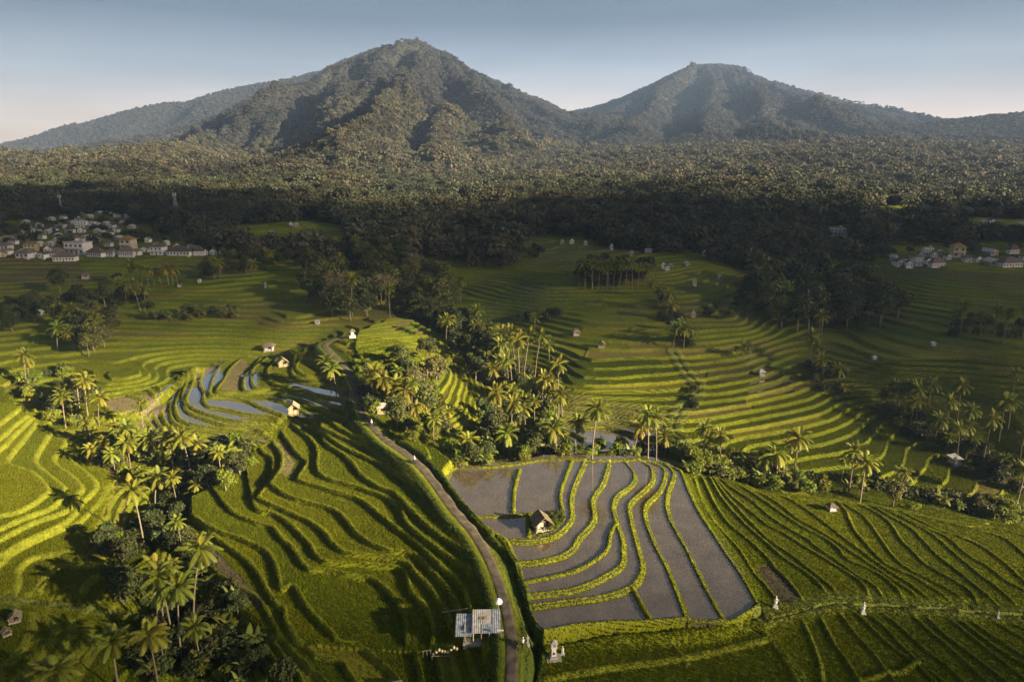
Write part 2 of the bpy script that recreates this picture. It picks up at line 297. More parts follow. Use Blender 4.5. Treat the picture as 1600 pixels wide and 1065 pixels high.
def cone(x, y, yc, cx, cz, xp, front, A, n, seed):
    d = yc-y; r = np.hypot(x-xp, d); ph = np.arctan2(d, x-xp)   # 0..pi in front
    zl = np.interp(xp-r, cx, cz); zr = np.interp(xp+r, cx, cz); zf = np.interp(r, front[0], front[1])
    w = (np.cos(ph)+1)/2; side = zl*(1-w)+zr*w
    q = np.clip(np.abs(np.sin(ph)), 0, 1)**1.5
    z = side*(1-q)+zf*q
    z = np.where(d < 0, side-np.abs(d)*.3, z)
    rr = 1-np.abs(fbm(ph*n+fbm(x/420, y/420, 3, seed)*1.3, r/900., 4, seed+3))*2.4
    rr2 = 1-np.abs(fbm(x/260.+seed, y/260., 4, seed+9))*2.6
    am = A*sstep(60, 500, r)*sstep(.05, .75, np.abs(np.sin(ph)))*(1-sstep(1300, 2100, r)*.8)*(d > 0)
    return z+(rr-.95)*am+(rr2-.9)*am*.16
def ridge(x, y, yc, cx, cz, sl, A, seed):
    d = yc-y; z = np.interp(x+d*.12, cx, cz)-np.abs(d)*sl
    rr = 1-np.abs(fbm(x/210.+d/1500., y/1200., 3, seed))*2.2
    return z+(rr-1.0)*A*sstep(0, 300, d)
def polyridge(x, y, pts, hw, h):
    best = np.zeros_like(x)
    for (a, b) in zip(pts[:-1], pts[1:]):
        dx, dy = b[0]-a[0], b[1]-a[1]; L2 = dx*dx+dy*dy
        t = np.clip(((x-a[0])*dx+(y-a[1])*dy)/L2, 0, 1); dd = np.hypot(x-a[0]-t*dx, y-a[1]-t*dy)
        hh = a[2]+(b[2]-a[2])*t
        best = np.maximum(best, hh*np.clip(1-dd/hw, 0, 1))
    return best*h
RIDGES = []
def Hfar(x, y):
    x = np.asarray(x, float); y = np.asarray(y, float)
    ap = apron(x, y)
    xp2 = m2x[list(P('200,262 322,222 375,196 450,168 502,148 559,132 600,108 625,84 640,70 652,65')).index((652., 65.))]
    z1 = ridge(x, y, 3300., m1x, m1z, .40, 60, 21)
    z2 = cone(x, y, 3000., m2x, m2z, xp2, ([0, 250, 600, 1000, 1400, 1800, 2300], [m2z.max(), 470, 320, 205, 120, 70, 20]), 75, 4.6, 35)
    z2 = z2+polyridge(x, y, [(-337, 2450, .4), (-355, 2200, 1), (-374, 1950, 1), (-394, 1600, .3)], 170, 70)
    xp3 = m3x[int(np.argmax(m3z))]
    z3 = cone(x, y, 3900., m3x, m3z, xp3, ([0, 250, 700, 1200, 1800, 2400, 3000], [m3z.max(), 520, 370, 245, 150, 95, 40]), 60, 5.0, 52)
    z4 = ridge(x, y, 2300., m4x, m4z, .24, 26, 61)
    zz = np.maximum(np.maximum(z1, z2), np.maximum(z3, z4))
    if RIDGES:
        wx = x+fbm(x/160, y/160, 3, 201)*45; wy = y+fbm(x/160, y/160, 3, 202)*45; b = np.zeros_like(zz)
        for pts, hw, h in RIDGES: b = np.maximum(b, polyridge(wx, wy, pts, hw*(1+.3*vnoise(x/90, y/90, 203)), h))
        zz = zz+b
    k = 14.0; m = np.maximum(zz, ap); return m+k*np.log(np.exp((zz-m)/k)+np.exp((ap-m)/k))*sstep(1000, 1500, y)
def Hs(x, y):
    x = np.asarray(x, float); y = np.asarray(y, float)
    a = Hnear(x, np.minimum(y, CY1))
    if np.max(y) <= 800: return a
    if np.ndim(y) and y.size > 5000 and np.min(y) < 800:
        m = y >= 800; r = a.copy(); r[m] = Hs(x[m], y[m]); return r
    t = sstep(800, 960, y)
    return np.where(y < 800, a, a*(1-t)+Hfar(x, np.maximum(y, 800))*t)
_T1 = 60*1.006**np.arange(0, 480.); _T2 = 60*1.006**np.arange(479, 780.)
def unproj(u, v):
    d = ray(u, v)
    for T_ in (_T1, _T2):
        x, y, z = d[0]*T_, d[1]*T_, CAMZ+d[2]*T_; k = np.nonzero((z < Hs(x, y)) & (y > 40))[0]
        if len(k): break
    k = max(k[0], 1) if len(k) else len(T_)-1
    T_ = np.linspace(T_[k-1], T_[k], 40); x, y, z = d[0]*T_, d[1]*T_, CAMZ+d[2]*T_; k = np.nonzero(z < Hs(x, y))[0]; k = k[0] if len(k) else 39
    return float(x[k]), float(y[k])
_RL = []
for s, hw, h in (('648,84 636,100 600,125 560,141 500,162 430,192 350,226', 120, 60), ('652,90 660,120 655,150 650,175 620,215 590,245 530,280', 150, 85), ('668,92 690,120 710,160 740,190 770,215 800,235', 120, 60),
 ('700,114 735,145 745,170 790,202 840,232', 110, 40), ('575,138 545,170 505,210 470,242', 110, 55), ('610,128 592,150 562,190 522,225 500,250', 105, 55), ('750,150 800,185 860,215', 110, 32), ('690,150 700,190 690,230 680,262', 100, 45),
 ('470,180 440,205 400,235', 100, 45), ('1103,112 1085,132 1060,160 1020,190 980,215', 140, 65), ('1112,116 1116,150 1110,190 1100,225', 130, 60), ('1131,114 1160,142 1190,180 1210,220', 130, 60), ('1155,127 1220,162 1290,195 1340,215', 130, 55), ('1060,140 1030,165 980,190 930,205', 130, 38),
 ('1185,160 1230,190 1260,220', 110, 38), ('600,86 575,105 545,125', 120, 40), ('532,106 510,130 470,150', 120, 45), ('450,134 420,155 380,180', 120, 45), ('340,154 300,180 250,205', 120, 40), ('240,175 200,200 160,220', 120, 35)):
    q = P(s); n_q = len(q); pw = [unproj(u, v) for u, v in q]
    hw *= .85; h *= 1.5; yc_ = 3000 if pw[0][1] < 3080 else (3900 if pw[0][0] > 0 else 3300)
    _RL.append(([(x, y, float(sstep(40, 420, yc_-y))*(.3, .8)[i] if i < 2 else float(sstep(40, 420, yc_-y))*(1.0 if i < n_q-1 else .35)) for i, (x, y) in enumerate(pw)], hw, h))
RIDGES = _RL
# ---------------------------------------------------------------- the ground sheet
def smoothline(p, k=3):
    p = np.asarray(p, float)
    if len(p) < 3: return p
    q = np.vstack([2*p[0]-p[1], p, 2*p[-1]-p[-2]]); o = []
    for i in range(1, len(q)-2):
        for t in np.arange(k)/k:
            a, b, c, d = q[i-1], q[i], q[i+1], q[i+2]
            o.append(.5*((2*b)+(c-a)*t+(2*a-5*b+4*c-d)*t*t+(-a+3*b-3*c+d)*t**3))
    o.append(p[-1]); return np.array(o)
def sdist(x, y, line, maxd=None):
    """signed distance (left of the direction of drawing is positive), endpoints extended"""
    best = np.full(x.shape, 1e9, np.float32); sg = np.ones(x.shape, np.float32); bc = np.zeros(x.shape, np.float32)
    x = x.astype(np.float32); y = y.astype(np.float32)
    for a, b in zip(line[:-1], line[1:]):
        dx, dy = np.float32(b[0]-a[0]), np.float32(b[1]-a[1]); L = math.hypot(dx, dy)
        if L < 1e-5: continue
        px = x-np.float32(a[0]); py = y-np.float32(a[1])
        t = np.clip((px*dx+py*dy)/np.float32(L*L), 0, 1)
        ex = px-t*dx; ey = py-t*dy; d2 = ex*ex+ey*ey; c = (dx*py-dy*px)/np.float32(L)
        m = (d2 < best-1e-4) | ((np.abs(d2-best) <= 1e-4) & (np.abs(c) > bc))
        best = np.where(m, d2, best); sg = np.where(m, np.sign(c), sg); bc = np.where(m, np.abs(c), bc)
    return np.sqrt(best), sg
def inpoly(x, y, poly):
    r = np.zeros(x.shape, bool); n = len(poly)
    for i in range(n):
        x0, y0 = poly[i][:2]; x1, y1 = poly[(i+1) % n][:2]
        if y0 == y1: continue
        c = ((y0 > y) != (y1 > y)) & (x < (x1-x0)*(y-y0)/(y1-y0)+x0); r ^= c
    return r
NC = 1700; SX = 1.1; ys = [44.0]
while ys[-1] < 1000: ys.append(ys[-1]*(1+.0021)+.0)
ys = np.array(ys); NR = len(ys); ss = np.linspace(-SX, SX, NC)
X = (ys[:, None]*ss[None, :]+0*ys[:, None]).astype(np.float64); Y = np.repeat(ys[:, None], NC, 1)
Z = Hs(X, Y); H0 = Z.copy()
# terracing of everything that is not traced
wob = fbm(X/38, Y/38, 3, 3)*1.1+fbm(X/9., Y/9., 2, 8)*.12
stp = .62+.25*(vnoise(X/130, Y/130, 77)+1)*.5
U_, V_ = proj(X, Y, Z)
stp = stp*1.12; k_ = sstep(780, 1000, U_)*sstep(400, 520, V_); stp = stp*(1-k_)+1.08*k_
T = (H0+wob)/stp
gy_ = np.gradient(T, axis=0)/np.maximum(np.gradient(Y, axis=0), 1e-6); gx_ = np.gradient(T, axis=1)/np.maximum(np.gradient(X, axis=1), 1e-6)
g = np.hypot(gx_, gy_)
fl = np.floor(T); fr = T-fl; rw_ = np.clip(.5*g, .05, .6)
far_lod = 1
Zt = stp*(fl+np.clip((fr-(1-rw_))/rw_, 0, 1))-wob*0
Zt = Zt-wob*sstep(0, .1, np.abs(wob))*0
lipw = np.clip(.5*g, .02, .4); bund = ((fr < lipw) | (fr > 1-rw_*1.0)).astype(np.float32)
Zt = Zt+.20*np.clip(1-np.abs(fr-lipw*.5)/(lipw*.5), 0, 1)
TID = fl.copy()
xc = (X+fbm(X/25, Y/25, 2, 61)*7)/(26+14*hash2(fl, fl*0, 62))+hash2(fl, fl*0, 63)*9; CELL = np.floor(xc); fxc = (xc-CELL)*30
cb = np.clip(1-np.abs(fxc-.5)/.45, 0, 1)*(fr > lipw)*(fr < 1-rw_)*(Y < 420); Zt = Zt+.22*cb; bund = np.maximum(bund, (cb > .2)*1.0)
fade = sstep(960, 760, Y); Z = H0*(1-fade)+(Zt-wob*.0)*fade
water = np.zeros(X.shape, bool); LV = Z.copy(); fam = np.zeros(X.shape, np.int8)
for fi, (k, fm) in enumerate(FAM.items()):
    zm = float(np.mean([z for z, l in fm['lines']]))
    W_poly = []
    for (u, v) in fm['poly']:
        if v > 1065 or u < 0 or u > 1600: W_poly.append(at_z(u, v, zm)[:2])
        else: W_poly.append(unproj(u, v))
    fm['wpoly'] = W_poly; xs = [p[0] for p in W_poly]; yy = [p[1] for p in W_poly]
    j0, j1 = np.searchsorted(ys, min(yy)-3), np.searchsorted(ys, max(yy)+3)
    i0 = max(0, np.searchsorted(ss, min((min(xs)-3)/ys[j0], (min(xs)-3)/ys[min(j1, NR-1)]))); i1 = min(NC, np.searchsorted(ss, max((max(xs)+3)/ys[j0], (max(xs)+3)/ys[min(j1, NR-1)])))
    sl_ = (slice(j0, j1), slice(i0, i1)); x = X[sl_]; y = Y[sl_]; ins = inpoly(x, y, W_poly)
    xi = x[ins]; yi = y[ins]
    pd, _ = sdist(xi, yi, np.array(W_poly+W_poly[:1]))
    lines = fm['lines']; z0 = lines[0][0]; z = np.full(xi.shape, z0, np.float32); lev = z.copy(); cnt = np.zeros(xi.shape, np.int32); lip = np.zeros(xi.shape, np.float32); bm = np.zeros(xi.shape, np.float32)
    wig = (fbm(xi/2.1, yi/2.1, 2, 11)*.08).astype(np.float32)
    for i, (zl, l) in enumerate(lines):
        wl = smoothline([at_z(u, v, zl)[:2] for u, v in l]); d, sg = sdist(xi, yi, wl)
        s = d*sg*fm['side']+wig; drop = (zl-lines[i+1][0]) if i+1 < len(lines) else fm.get('step', .8)
        z -= drop*sstep(0, fm['rw'], s); lev -= drop*(s > fm['rw']*.5); cnt += (s > fm['rw']*.5)
        lip = np.maximum(lip, np.clip(1-np.abs(s+.35)/.42, 0, 1)*fm['lip']); bm = np.maximum(bm, ((s > fm.get('b0', -.7)) & (s < fm.get('b1', fm['rw']))).astype(np.float32))
    for l in fm.get('bunds', []):
        wl = smoothline([unproj(u, v) if v < 1065 else at_z(u, v, zm)[:2] for u, v in l]); d, sg = sdist(xi, yi, wl); d = d+wig
        lip = np.maximum(lip, np.clip(1.35-d/.45, 0, 1)*(fm['lip']+.12)); bm = np.maximum(bm, (d < .5).astype(np.float32))
    e = sstep(0, 2.2, pd) if k in 'ABEW' else sstep(0, 4, pd)
    zb = H0[sl_][ins]; z = z+lip
    if k == 'B':
        e = sstep(0, .5, pd)
    Zs = Z[sl_]; Zs[ins] = z*e+zb*(1-e); Z[sl_] = Zs
    L_ = LV[sl_]; L_[ins] = lev; LV[sl_] = L_; b_ = bund[sl_]; b_[ins] = np.where(e > .5, bm, b_[ins]); bund[sl_] = b_
    t_ = TID[sl_]; t_[ins] = 1000*(fi+1)+cnt*7; TID[sl_] = t_; f_ = fam[sl_]; f_[ins] = fi+1; fam[sl_] = f_
FI = {k: i+1 for i, k in enumerate(FAM)}
# final image coordinates of every ground vertex, used to say which plot is which crop
U_, V_ = proj(X, Y, Z)
def reg(s, zz=None):
    wp = [unproj(u, v) for u, v in P(s)]; xs = [p[0] for p in wp]; yy = [p[1] for p in wp]; m = np.zeros(X.shape, bool)
    j0, j1 = np.searchsorted(ys, min(yy)-1), np.searchsorted(ys, max(yy)+1); m[j0:j1] = inpoly(X[j0:j1], Y[j0:j1], wp); return m
# road and path profile
def band(line, zs=None, dmax=12):
    wl = smoothline([at_z(u, v, z)[:2] for (u, v), z in zip(line, zs)] if zs else [unproj(u, v) for u, v in line], 4)
    x0, x1 = wl[:, 0].min()-dmax, wl[:, 0].max()+dmax; y0, y1 = wl[:, 1].min()-dmax, wl[:, 1].max()+dmax
    m = (X > x0) & (X < x1) & (Y > y0) & (Y < y1); d = np.full(X.shape, 99., np.float32); s = np.zeros(X.shape, np.float32)
    dd, sg = sdist(X[m], Y[m], wl); d[m] = dd; s[m] = dd*sg; return d, s, wl
dR, sR, ROADW = band(ROAD, RZ)
rc = smoothline(np.array([[z, 0] for z in RZ]), 4)[:, 0]
mR = dR < 7
def nearestz(x, y, wl, zc):
    best = np.full(x.shape, 1e9); z = np.zeros(x.shape)
    for i in range(len(wl)-1):
        a, b = wl[i], wl[i+1]; dx, dy = b-a; L2 = dx*dx+dy*dy; t = np.clip(((x-a[0])*dx+(y-a[1])*dy)/L2, 0, 1)
        d = (x-a[0]-t*dx)**2+(y-a[1]-t*dy)**2; m = d < best; best = np.where(m, d, best); z = np.where(m, zc[i]+(zc[i+1]-zc[i])*t, z)
    return z
zr = nearestz(X[mR], Y[mR], ROADW, rc)
k = sstep(4.6, 1.9, dR[mR]); Z[mR] = Z[mR]*(1-k)+(zr+.05)*k
# ditch east of the road
DITCH = P('618,688 650,712 668,728 690,757 716,790 742,822 768,848 790,870 801,900 808,925 816,955 826,985 833,1010 830,1050 826,1100')
dD, sD, _ = band([(u, v) for u, v in DITCH], None)
k = sstep(1.5, .35, dD); Z -= k*1.3
roadm = dR < 1.55; verge = (dR < 3.4) | (dD < 2.0)
PATHS = [(P('1052,548 1062,563 1072,580 1090,600 1088,615 1072,630 1058,650 1052,668 1070,690 1085,705'), 1.6, .35)]
verge_g = np.zeros(X.shape, bool)
for l, wd, hh in PATHS:
    d, s, _ = band(l); k = sstep(wd*2, wd, d); Z += k*hh-.3*sstep(.7, .3, d); verge_g |= d < wd*1.6
dP, _, _ = band(P('1190,963 1215,957 1250,949 1310,940 1365,944 1425,949 1475,951 1600,960'))
k = sstep(2.4, 1.0, dP); Z += .25*k*(1+fbm(X/1.3, Y/1.3, 2, 5)); verge_g |= dP < 2.0
dP2, _, _ = band(P('0,935 50,942 125,949 175,959 225,963')); verge_g |= dP2 < 1.0; Z += .3*sstep(1.2, .6, dP2)
# ribbed field north of the fork
ribm = reg('560,520 605,500 640,500 700,530 712,545 700,570 670,590 640,600 600,600 570,575 555,545')
a_ = R(-40); q = (X*math.cos(a_)+Y*math.sin(a_))/3.4+fbm(X/14, Y/14, 2, 6)*.6; rib = .5+.5*np.sin(q*2*math.pi)
Z = np.where(ribm, H0+.9*rib, Z); bund = np.where(ribm, (rib > .62)*1.0, bund); TID = np.where(ribm, 50001+np.floor(q), TID)
# hut garden mound inside the paddies
gar = reg('826,800 880,797 884,812 868,832 842,839 826,836'); Z = np.where(gar, Z+.25, Z)

print('T', '02_terrain.py', round(time.time()-_t0, 1))
# ---------------------------------------------------------------- materials
def new_mat(name):
    m = bpy.data.materials.new(name); m.use_nodes = True; nt = m.node_tree; nt.nodes.clear()
    o = nt.nodes.new('ShaderNodeOutputMaterial'); return m, nt, o
def N(nt, t, **kw):
    n = nt.nodes.new(t)
    for k, v in kw.items():
        if k in ('attribute_name', 'blend_type', 'operation', 'data_type', 'noise_dimensions', 'attribute_type', 'feature', 'layer_name', 'interpolation_type'): setattr(n, k, v)
        else: n.inputs[k.replace('_', ' ')].default_value = v
    return n
def simple(name, col, rough=.85, var=.25, scale=3.0, bump=.3, spec=.2, metal=0, col2=None, rnd=0, dist=.05):
    m, nt, o = new_mat(name); b = N(nt, 'ShaderNodeBsdfPrincipled', Roughness=rough, Metallic=metal); b.inputs['Specular IOR Level'].default_value = spec
    tc = N(nt, 'ShaderNodeTexCoord'); nz = N(nt, 'ShaderNodeTexNoise', Scale=scale, Detail=5.0); nt.links.new(tc.outputs['Object'], nz.inputs['Vector'])
    cr = nt.nodes.new('ShaderNodeValToRGB'); c = np.array(col); c2 = np.array(col2) if col2 else c*(1+var)
    cr.color_ramp.elements[0].position = .3; cr.color_ramp.elements[1].position = .7
    cr.color_ramp.elements[0].color = (*(c*(1-var)), 1); cr.color_ramp.elements[1].color = (*c2, 1)
    nt.links.new(nz.outputs['Fac'], cr.inputs['Fac']); src = cr.outputs[0]
    if rnd:
        oi = N(nt, 'ShaderNodeObjectInfo'); hs = N(nt, 'ShaderNodeHueSaturation'); mr = N(nt, 'ShaderNodeMapRange')
        mr.inputs[3].default_value = 1-rnd; mr.inputs[4].default_value = 1+rnd
        nt.links.new(oi.outputs['Random'], mr.inputs[0]); nt.links.new(mr.outputs[0], hs.inputs['Value']); nt.links.new(src, hs.inputs['Color'])
        mr2 = N(nt, 'ShaderNodeMapRange'); mu_ = N(nt, 'ShaderNodeMath', operation='MULTIPLY'); mu_.inputs[1].default_value = 7.13; fr_ = N(nt, 'ShaderNodeMath', operation='FRACT')
        nt.links.new(oi.outputs['Random'], mu_.inputs[0]); nt.links.new(mu_.outputs[0], fr_.inputs[0]); nt.links.new(fr_.outputs[0], mr2.inputs[0])
        mr2.inputs[3].default_value = .5-rnd*.06; mr2.inputs[4].default_value = .5+rnd*.04; nt.links.new(mr2.outputs[0], hs.inputs['Hue']); src = hs.outputs[0]
    nt.links.new(src, b.inputs['Base Color'])
    if bump:
        bp = N(nt, 'ShaderNodeBump', Strength=bump, Distance=dist); nt.links.new(nz.outputs['Fac'], bp.inputs['Height']); nt.links.new(bp.outputs[0], b.inputs['Normal'])
    nt.links.new(b.outputs[0], o.inputs[0]); return m
def ground_mat():
    m, nt, o = new_mat('field_ground'); b = N(nt, 'ShaderNodeBsdfPrincipled', Roughness=.9); b.inputs['Specular IOR Level'].default_value = .15
    at = N(nt, 'ShaderNodeVertexColor', layer_name='Col') if hasattr(bpy.types, 'ShaderNodeVertexColor') else N(nt, 'ShaderNodeAttribute', attribute_name='Col')
    ge = N(nt, 'ShaderNodeNewGeometry'); n1 = N(nt, 'ShaderNodeTexNoise', Scale=1.1, Detail=6.0, Roughness=.75); n2 = N(nt, 'ShaderNodeTexNoise', Scale=5.0, Detail=3.0)
    nt.links.new(ge.outputs['Position'], n1.inputs['Vector']); nt.links.new(ge.outputs['Position'], n2.inputs['Vector'])
    mr = N(nt, 'ShaderNodeMapRange'); mr.inputs[1].default_value = .3; mr.inputs[2].default_value = .7; mr.inputs[3].default_value = .62; mr.inputs[4].default_value = 1.4
    nt.links.new(n1.outputs['Fac'], mr.inputs[0]); vm = N(nt, 'ShaderNodeVectorMath', operation='SCALE'); nt.links.new(at.outputs['Color'], vm.inputs[0]); nt.links.new(mr.outputs[0], vm.inputs['Scale'])
    nt.links.new(vm.outputs[0], b.inputs['Base Color'])
    ad = N(nt, 'ShaderNodeMath', operation='ADD'); nt.links.new(n1.outputs['Fac'], ad.inputs[0]); nt.links.new(n2.outputs['Fac'], ad.inputs[1])
    bp = N(nt, 'ShaderNodeBump', Strength=.9, Distance=.35); nt.links.new(ad.outputs[0], bp.inputs['Height']); nt.links.new(bp.outputs[0], b.inputs['Normal'])
    nt.links.new(b.outputs[0], o.inputs[0]); return m
def plant_mat(name, attr=True, col=(.08, .1, .02), rnd=.25, trans=.25, rough=.6):
    m, nt, o = new_mat(name); b = N(nt, 'ShaderNodeBsdfPrincipled', Roughness=rough); b.inputs['Specular IOR Level'].default_value = .25
    tr = N(nt, 'ShaderNodeBsdfTranslucent'); mx = N(nt, 'ShaderNodeMixShader'); mx.inputs[0].default_value = trans
    if attr: src = N(nt, 'ShaderNodeAttribute', attribute_name='Col').outputs['Color']
    else:
        oi = N(nt, 'ShaderNodeObjectInfo'); hs = N(nt, 'ShaderNodeHueSaturation'); hs.inputs['Color'].default_value = (*col, 1)
        mr = N(nt, 'ShaderNodeMapRange'); mr.inputs[3].default_value = 1-rnd; mr.inputs[4].default_value = 1+rnd
        nt.links.new(oi.outputs['Random'], mr.inputs[0]); nt.links.new(mr.outputs[0], hs.inputs['Value'])
        mu_ = N(nt, 'ShaderNodeMath', operation='MULTIPLY'); mu_.inputs[1].default_value = 13.7; fr_ = N(nt, 'ShaderNodeMath', operation='FRACT'); mr2 = N(nt, 'ShaderNodeMapRange')
        nt.links.new(oi.outputs['Random'], mu_.inputs[0]); nt.links.new(mu_.outputs[0], fr_.inputs[0]); nt.links.new(fr_.outputs[0], mr2.inputs[0])
        mr2.inputs[3].default_value = .475; mr2.inputs[4].default_value = .52; nt.links.new(mr2.outputs[0], hs.inputs['Hue'])
        at = N(nt, 'ShaderNodeAttribute', attribute_name='Col'); vm = N(nt, 'ShaderNodeVectorMath', operation='MULTIPLY'); nt.links.new(hs.outputs[0], vm.inputs[0]); nt.links.new(at.outputs['Color'], vm.inputs[1]); src = vm.outputs[0]
    nt.links.new(src, b.inputs['Base Color']); nt.links.new(src, tr.inputs['Color'])
    nt.links.new(b.outputs[0], mx.inputs[1]); nt.links.new(tr.outputs[0], mx.inputs[2]); nt.links.new(mx.outputs[0], o.inputs[0]); return m
def water_mat():
    m, nt, o = new_mat('paddy_water'); b = N(nt, 'ShaderNodeBsdfPrincipled', Roughness=.09); b.inputs['IOR'].default_value = 1.33
    b.inputs['Base Color'].default_value = (.045, .036, .028, 1); b.inputs['Specular IOR Level'].default_value = .9
    ge = N(nt, 'ShaderNodeNewGeometry'); n1 = N(nt, 'ShaderNodeTexNoise', Scale=.25, Detail=4.0); nt.links.new(ge.outputs['Position'], n1.inputs['Vector'])
    cr = nt.nodes.new('ShaderNodeValToRGB'); cr.color_ramp.elements[0].position = .35; cr.color_ramp.elements[1].position = .7
    cr.color_ramp.elements[0].color = (.10, .074, .048, 1); cr.color_ramp.elements[1].color = (.155, .12, .08, 1); nt.links.new(n1.outputs['Fac'], cr.inputs[0]); nt.links.new(cr.outputs[0], b.inputs['Base Color'])
    n2 = N(nt, 'ShaderNodeTexNoise', Scale=2.2, Detail=3.0); nt.links.new(ge.outputs['Position'], n2.inputs['Vector'])
    bp = N(nt, 'ShaderNodeBump', Strength=.16, Distance=.05); nt.links.new(n2.outputs['Fac'], bp.inputs['Height']); nt.links.new(bp.outputs[0], b.inputs['Normal'])
    gl = N(nt, 'ShaderNodeBsdfGlossy', Roughness=.07); gl.inputs['Color'].default_value = (1, .95, .88, 1); mx = N(nt, 'ShaderNodeMixShader'); fr = N(nt, 'ShaderNodeFresnel'); fr.inputs['IOR'].default_value = 1.33; mf = N(nt, 'ShaderNodeMath', operation='MULTIPLY'); mf.inputs[1].default_value = 3.8; nt.links.new(fr.outputs[0], mf.inputs[0]); nt.links.new(mf.outputs[0], mx.inputs[0]); nt.links.new(bp.outputs[0], gl.inputs['Normal'])
    nt.links.new(b.outputs[0], mx.inputs[1]); nt.links.new(gl.outputs[0], mx.inputs[2]); nt.links.new(mx.outputs[0], o.inputs[0]); return m
M_GROUND = ground_mat(); M_RICE = plant_mat('rice_leaf', trans=.35, rough=.55); M_WATER = water_mat()
# ---------------------------------------------------------------- crop colours (real plant and soil colours, one per plot)
PAL = np.array([(.150,.168,.003), (.135,.158,.003), (.165,.178,.003), (.110,.140,.003), (.180,.185,.004), (.130,.145,.004)])
h1 = hash2(TID, fam, 3)+0*X; h2 = hash2(TID, CELL, 9)
hh = np.where(fam > 0, h1, h2)
PAL2 = np.array([(.145,.168,.003), (.105,.135,.004), (.160,.178,.004), (.085,.118,.004), (.170,.162,.012), (.125,.145,.004), (.150,.125,.025), (.140,.165,.003)])
Cg = np.where((fam > 0)[..., None], PAL[np.clip((hh*6).astype(int), 0, 5)]*.5+PAL.mean(0)*.5, PAL2[np.clip((hh*8).astype(int), 0, 7)]*.8+PAL2.mean(0)*.2)
Cg = Cg*(1+.16*fbm(X/7, Y/7, 3, 14))[..., None]
brown = sstep(.15, .5, fbm(X/70, Y/45, 3, 51)+.25*(hh-.5))*(fam == 0)*sstep(190, 330, Y)
Cg = Cg*(1-.75*brown[..., None])+np.array((.105, .085, .035))*.75*brown[..., None]
bcol = np.array((.20, .215, .016))*(1+.3*fbm(X/1.4, Y/1.4, 2, 15))[..., None]
bb = (bund*np.where(fam > 0, .85, .26))[..., None]; Cg = Cg*(1-bb)+bcol*bb
def paint(mask, c, a=1.0): Cg[mask] = Cg[mask]*(1-a)+np.array(c)*a
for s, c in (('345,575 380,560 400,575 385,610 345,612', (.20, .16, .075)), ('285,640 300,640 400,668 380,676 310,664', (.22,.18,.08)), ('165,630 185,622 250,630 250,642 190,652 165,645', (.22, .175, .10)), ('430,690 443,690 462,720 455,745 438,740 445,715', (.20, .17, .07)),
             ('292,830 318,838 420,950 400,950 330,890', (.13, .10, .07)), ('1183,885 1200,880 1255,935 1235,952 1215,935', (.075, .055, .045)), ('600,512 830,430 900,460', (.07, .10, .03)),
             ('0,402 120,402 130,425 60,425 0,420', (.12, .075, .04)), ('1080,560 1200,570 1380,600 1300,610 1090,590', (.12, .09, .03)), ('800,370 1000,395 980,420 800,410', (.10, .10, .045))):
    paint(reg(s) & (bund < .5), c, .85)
paint(verge & ~roadm, (.07, .10, .015), .8); paint(verge_g, (.15, .17, .03), .8); paint(gar, (.10, .13, .015), .9)
mud = np.array((.085, .066, .05))
WREG = {'B': None}
pad = (fam == FI['B']) & (bund < .5) & ~gar & (np.abs(Z-LV) < .12); wet = pad.copy(); Cg[pad] = mud
hw = np.zeros(X.shape, bool)
for s in ('322,628 345,618 440,630 460,645 400,655 330,645', '455,600 500,598 545,612 560,635 480,630 430,620 412,625 500,650 440,648', '225,640 262,640 262,672 300,690 250,690', '262,625 300,585 345,560 345,590 310,625 285,640', '380,585 402,585 402,606 382,612', '300,628 395,640 360,668 290,650', '262,640 400,660 420,690 300,700 250,668', '215,640 265,625 260,690 215,680'):
    hw |= reg(s)
hw &= (fam == FI['H']) & (bund < .5)
wet |= hw; Cg[hw] = mud*1.4
c2 = reg('868,632 900,612 1000,630 1045,640 1035,670 1020,708 880,714 862,665') & (fam == 0); LV = np.where(fam == 0, Z, LV)
c3 = reg('1165,600 1200,578 1230,582 1245,615 1170,612') & (fam == 0)
flatm = (bund < .3) & (fade > .9)
mid = (c2 | c3) & flatm & (V_ > 0); Cg[mid] = mud*1.3
wet |= mid
# the last paddy is flooded too; bare plot in C
Zw = np.where(fam > 0, LV+.07, Z+.05)
# make plots under water sit level
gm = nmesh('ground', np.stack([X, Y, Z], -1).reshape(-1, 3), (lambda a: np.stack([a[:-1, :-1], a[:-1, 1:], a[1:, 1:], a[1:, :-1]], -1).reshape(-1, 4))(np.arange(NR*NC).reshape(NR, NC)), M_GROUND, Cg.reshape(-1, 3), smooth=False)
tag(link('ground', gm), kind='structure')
ax_, ay_ = np.arange(-1100, 1101, 11.), np.arange(-260, 990, 11.); AX, AY = np.meshgrid(ax_, ay_); AZ = Hs(AX, np.maximum(AY, 40))-1.0
ia = np.arange(AX.size).reshape(AX.shape); q4 = lambda a: np.stack([a[:-1, :-1], a[:-1, 1:], a[1:, 1:], a[1:, :-1]], -1).reshape(-1, 4)
inside = ((np.abs(AX) < AY*SX-14) & (AY > 58)).ravel(); fo = q4(ia); fo = fo[~inside[fo].all(1)]
tag(link('ground', nmesh('ground', np.stack([AX, AY, AZ], -1).reshape(-1, 3), fo, M_GROUND, np.ones((AX.size, 3))*np.array((.12, .15, .004)))), kind='structure')
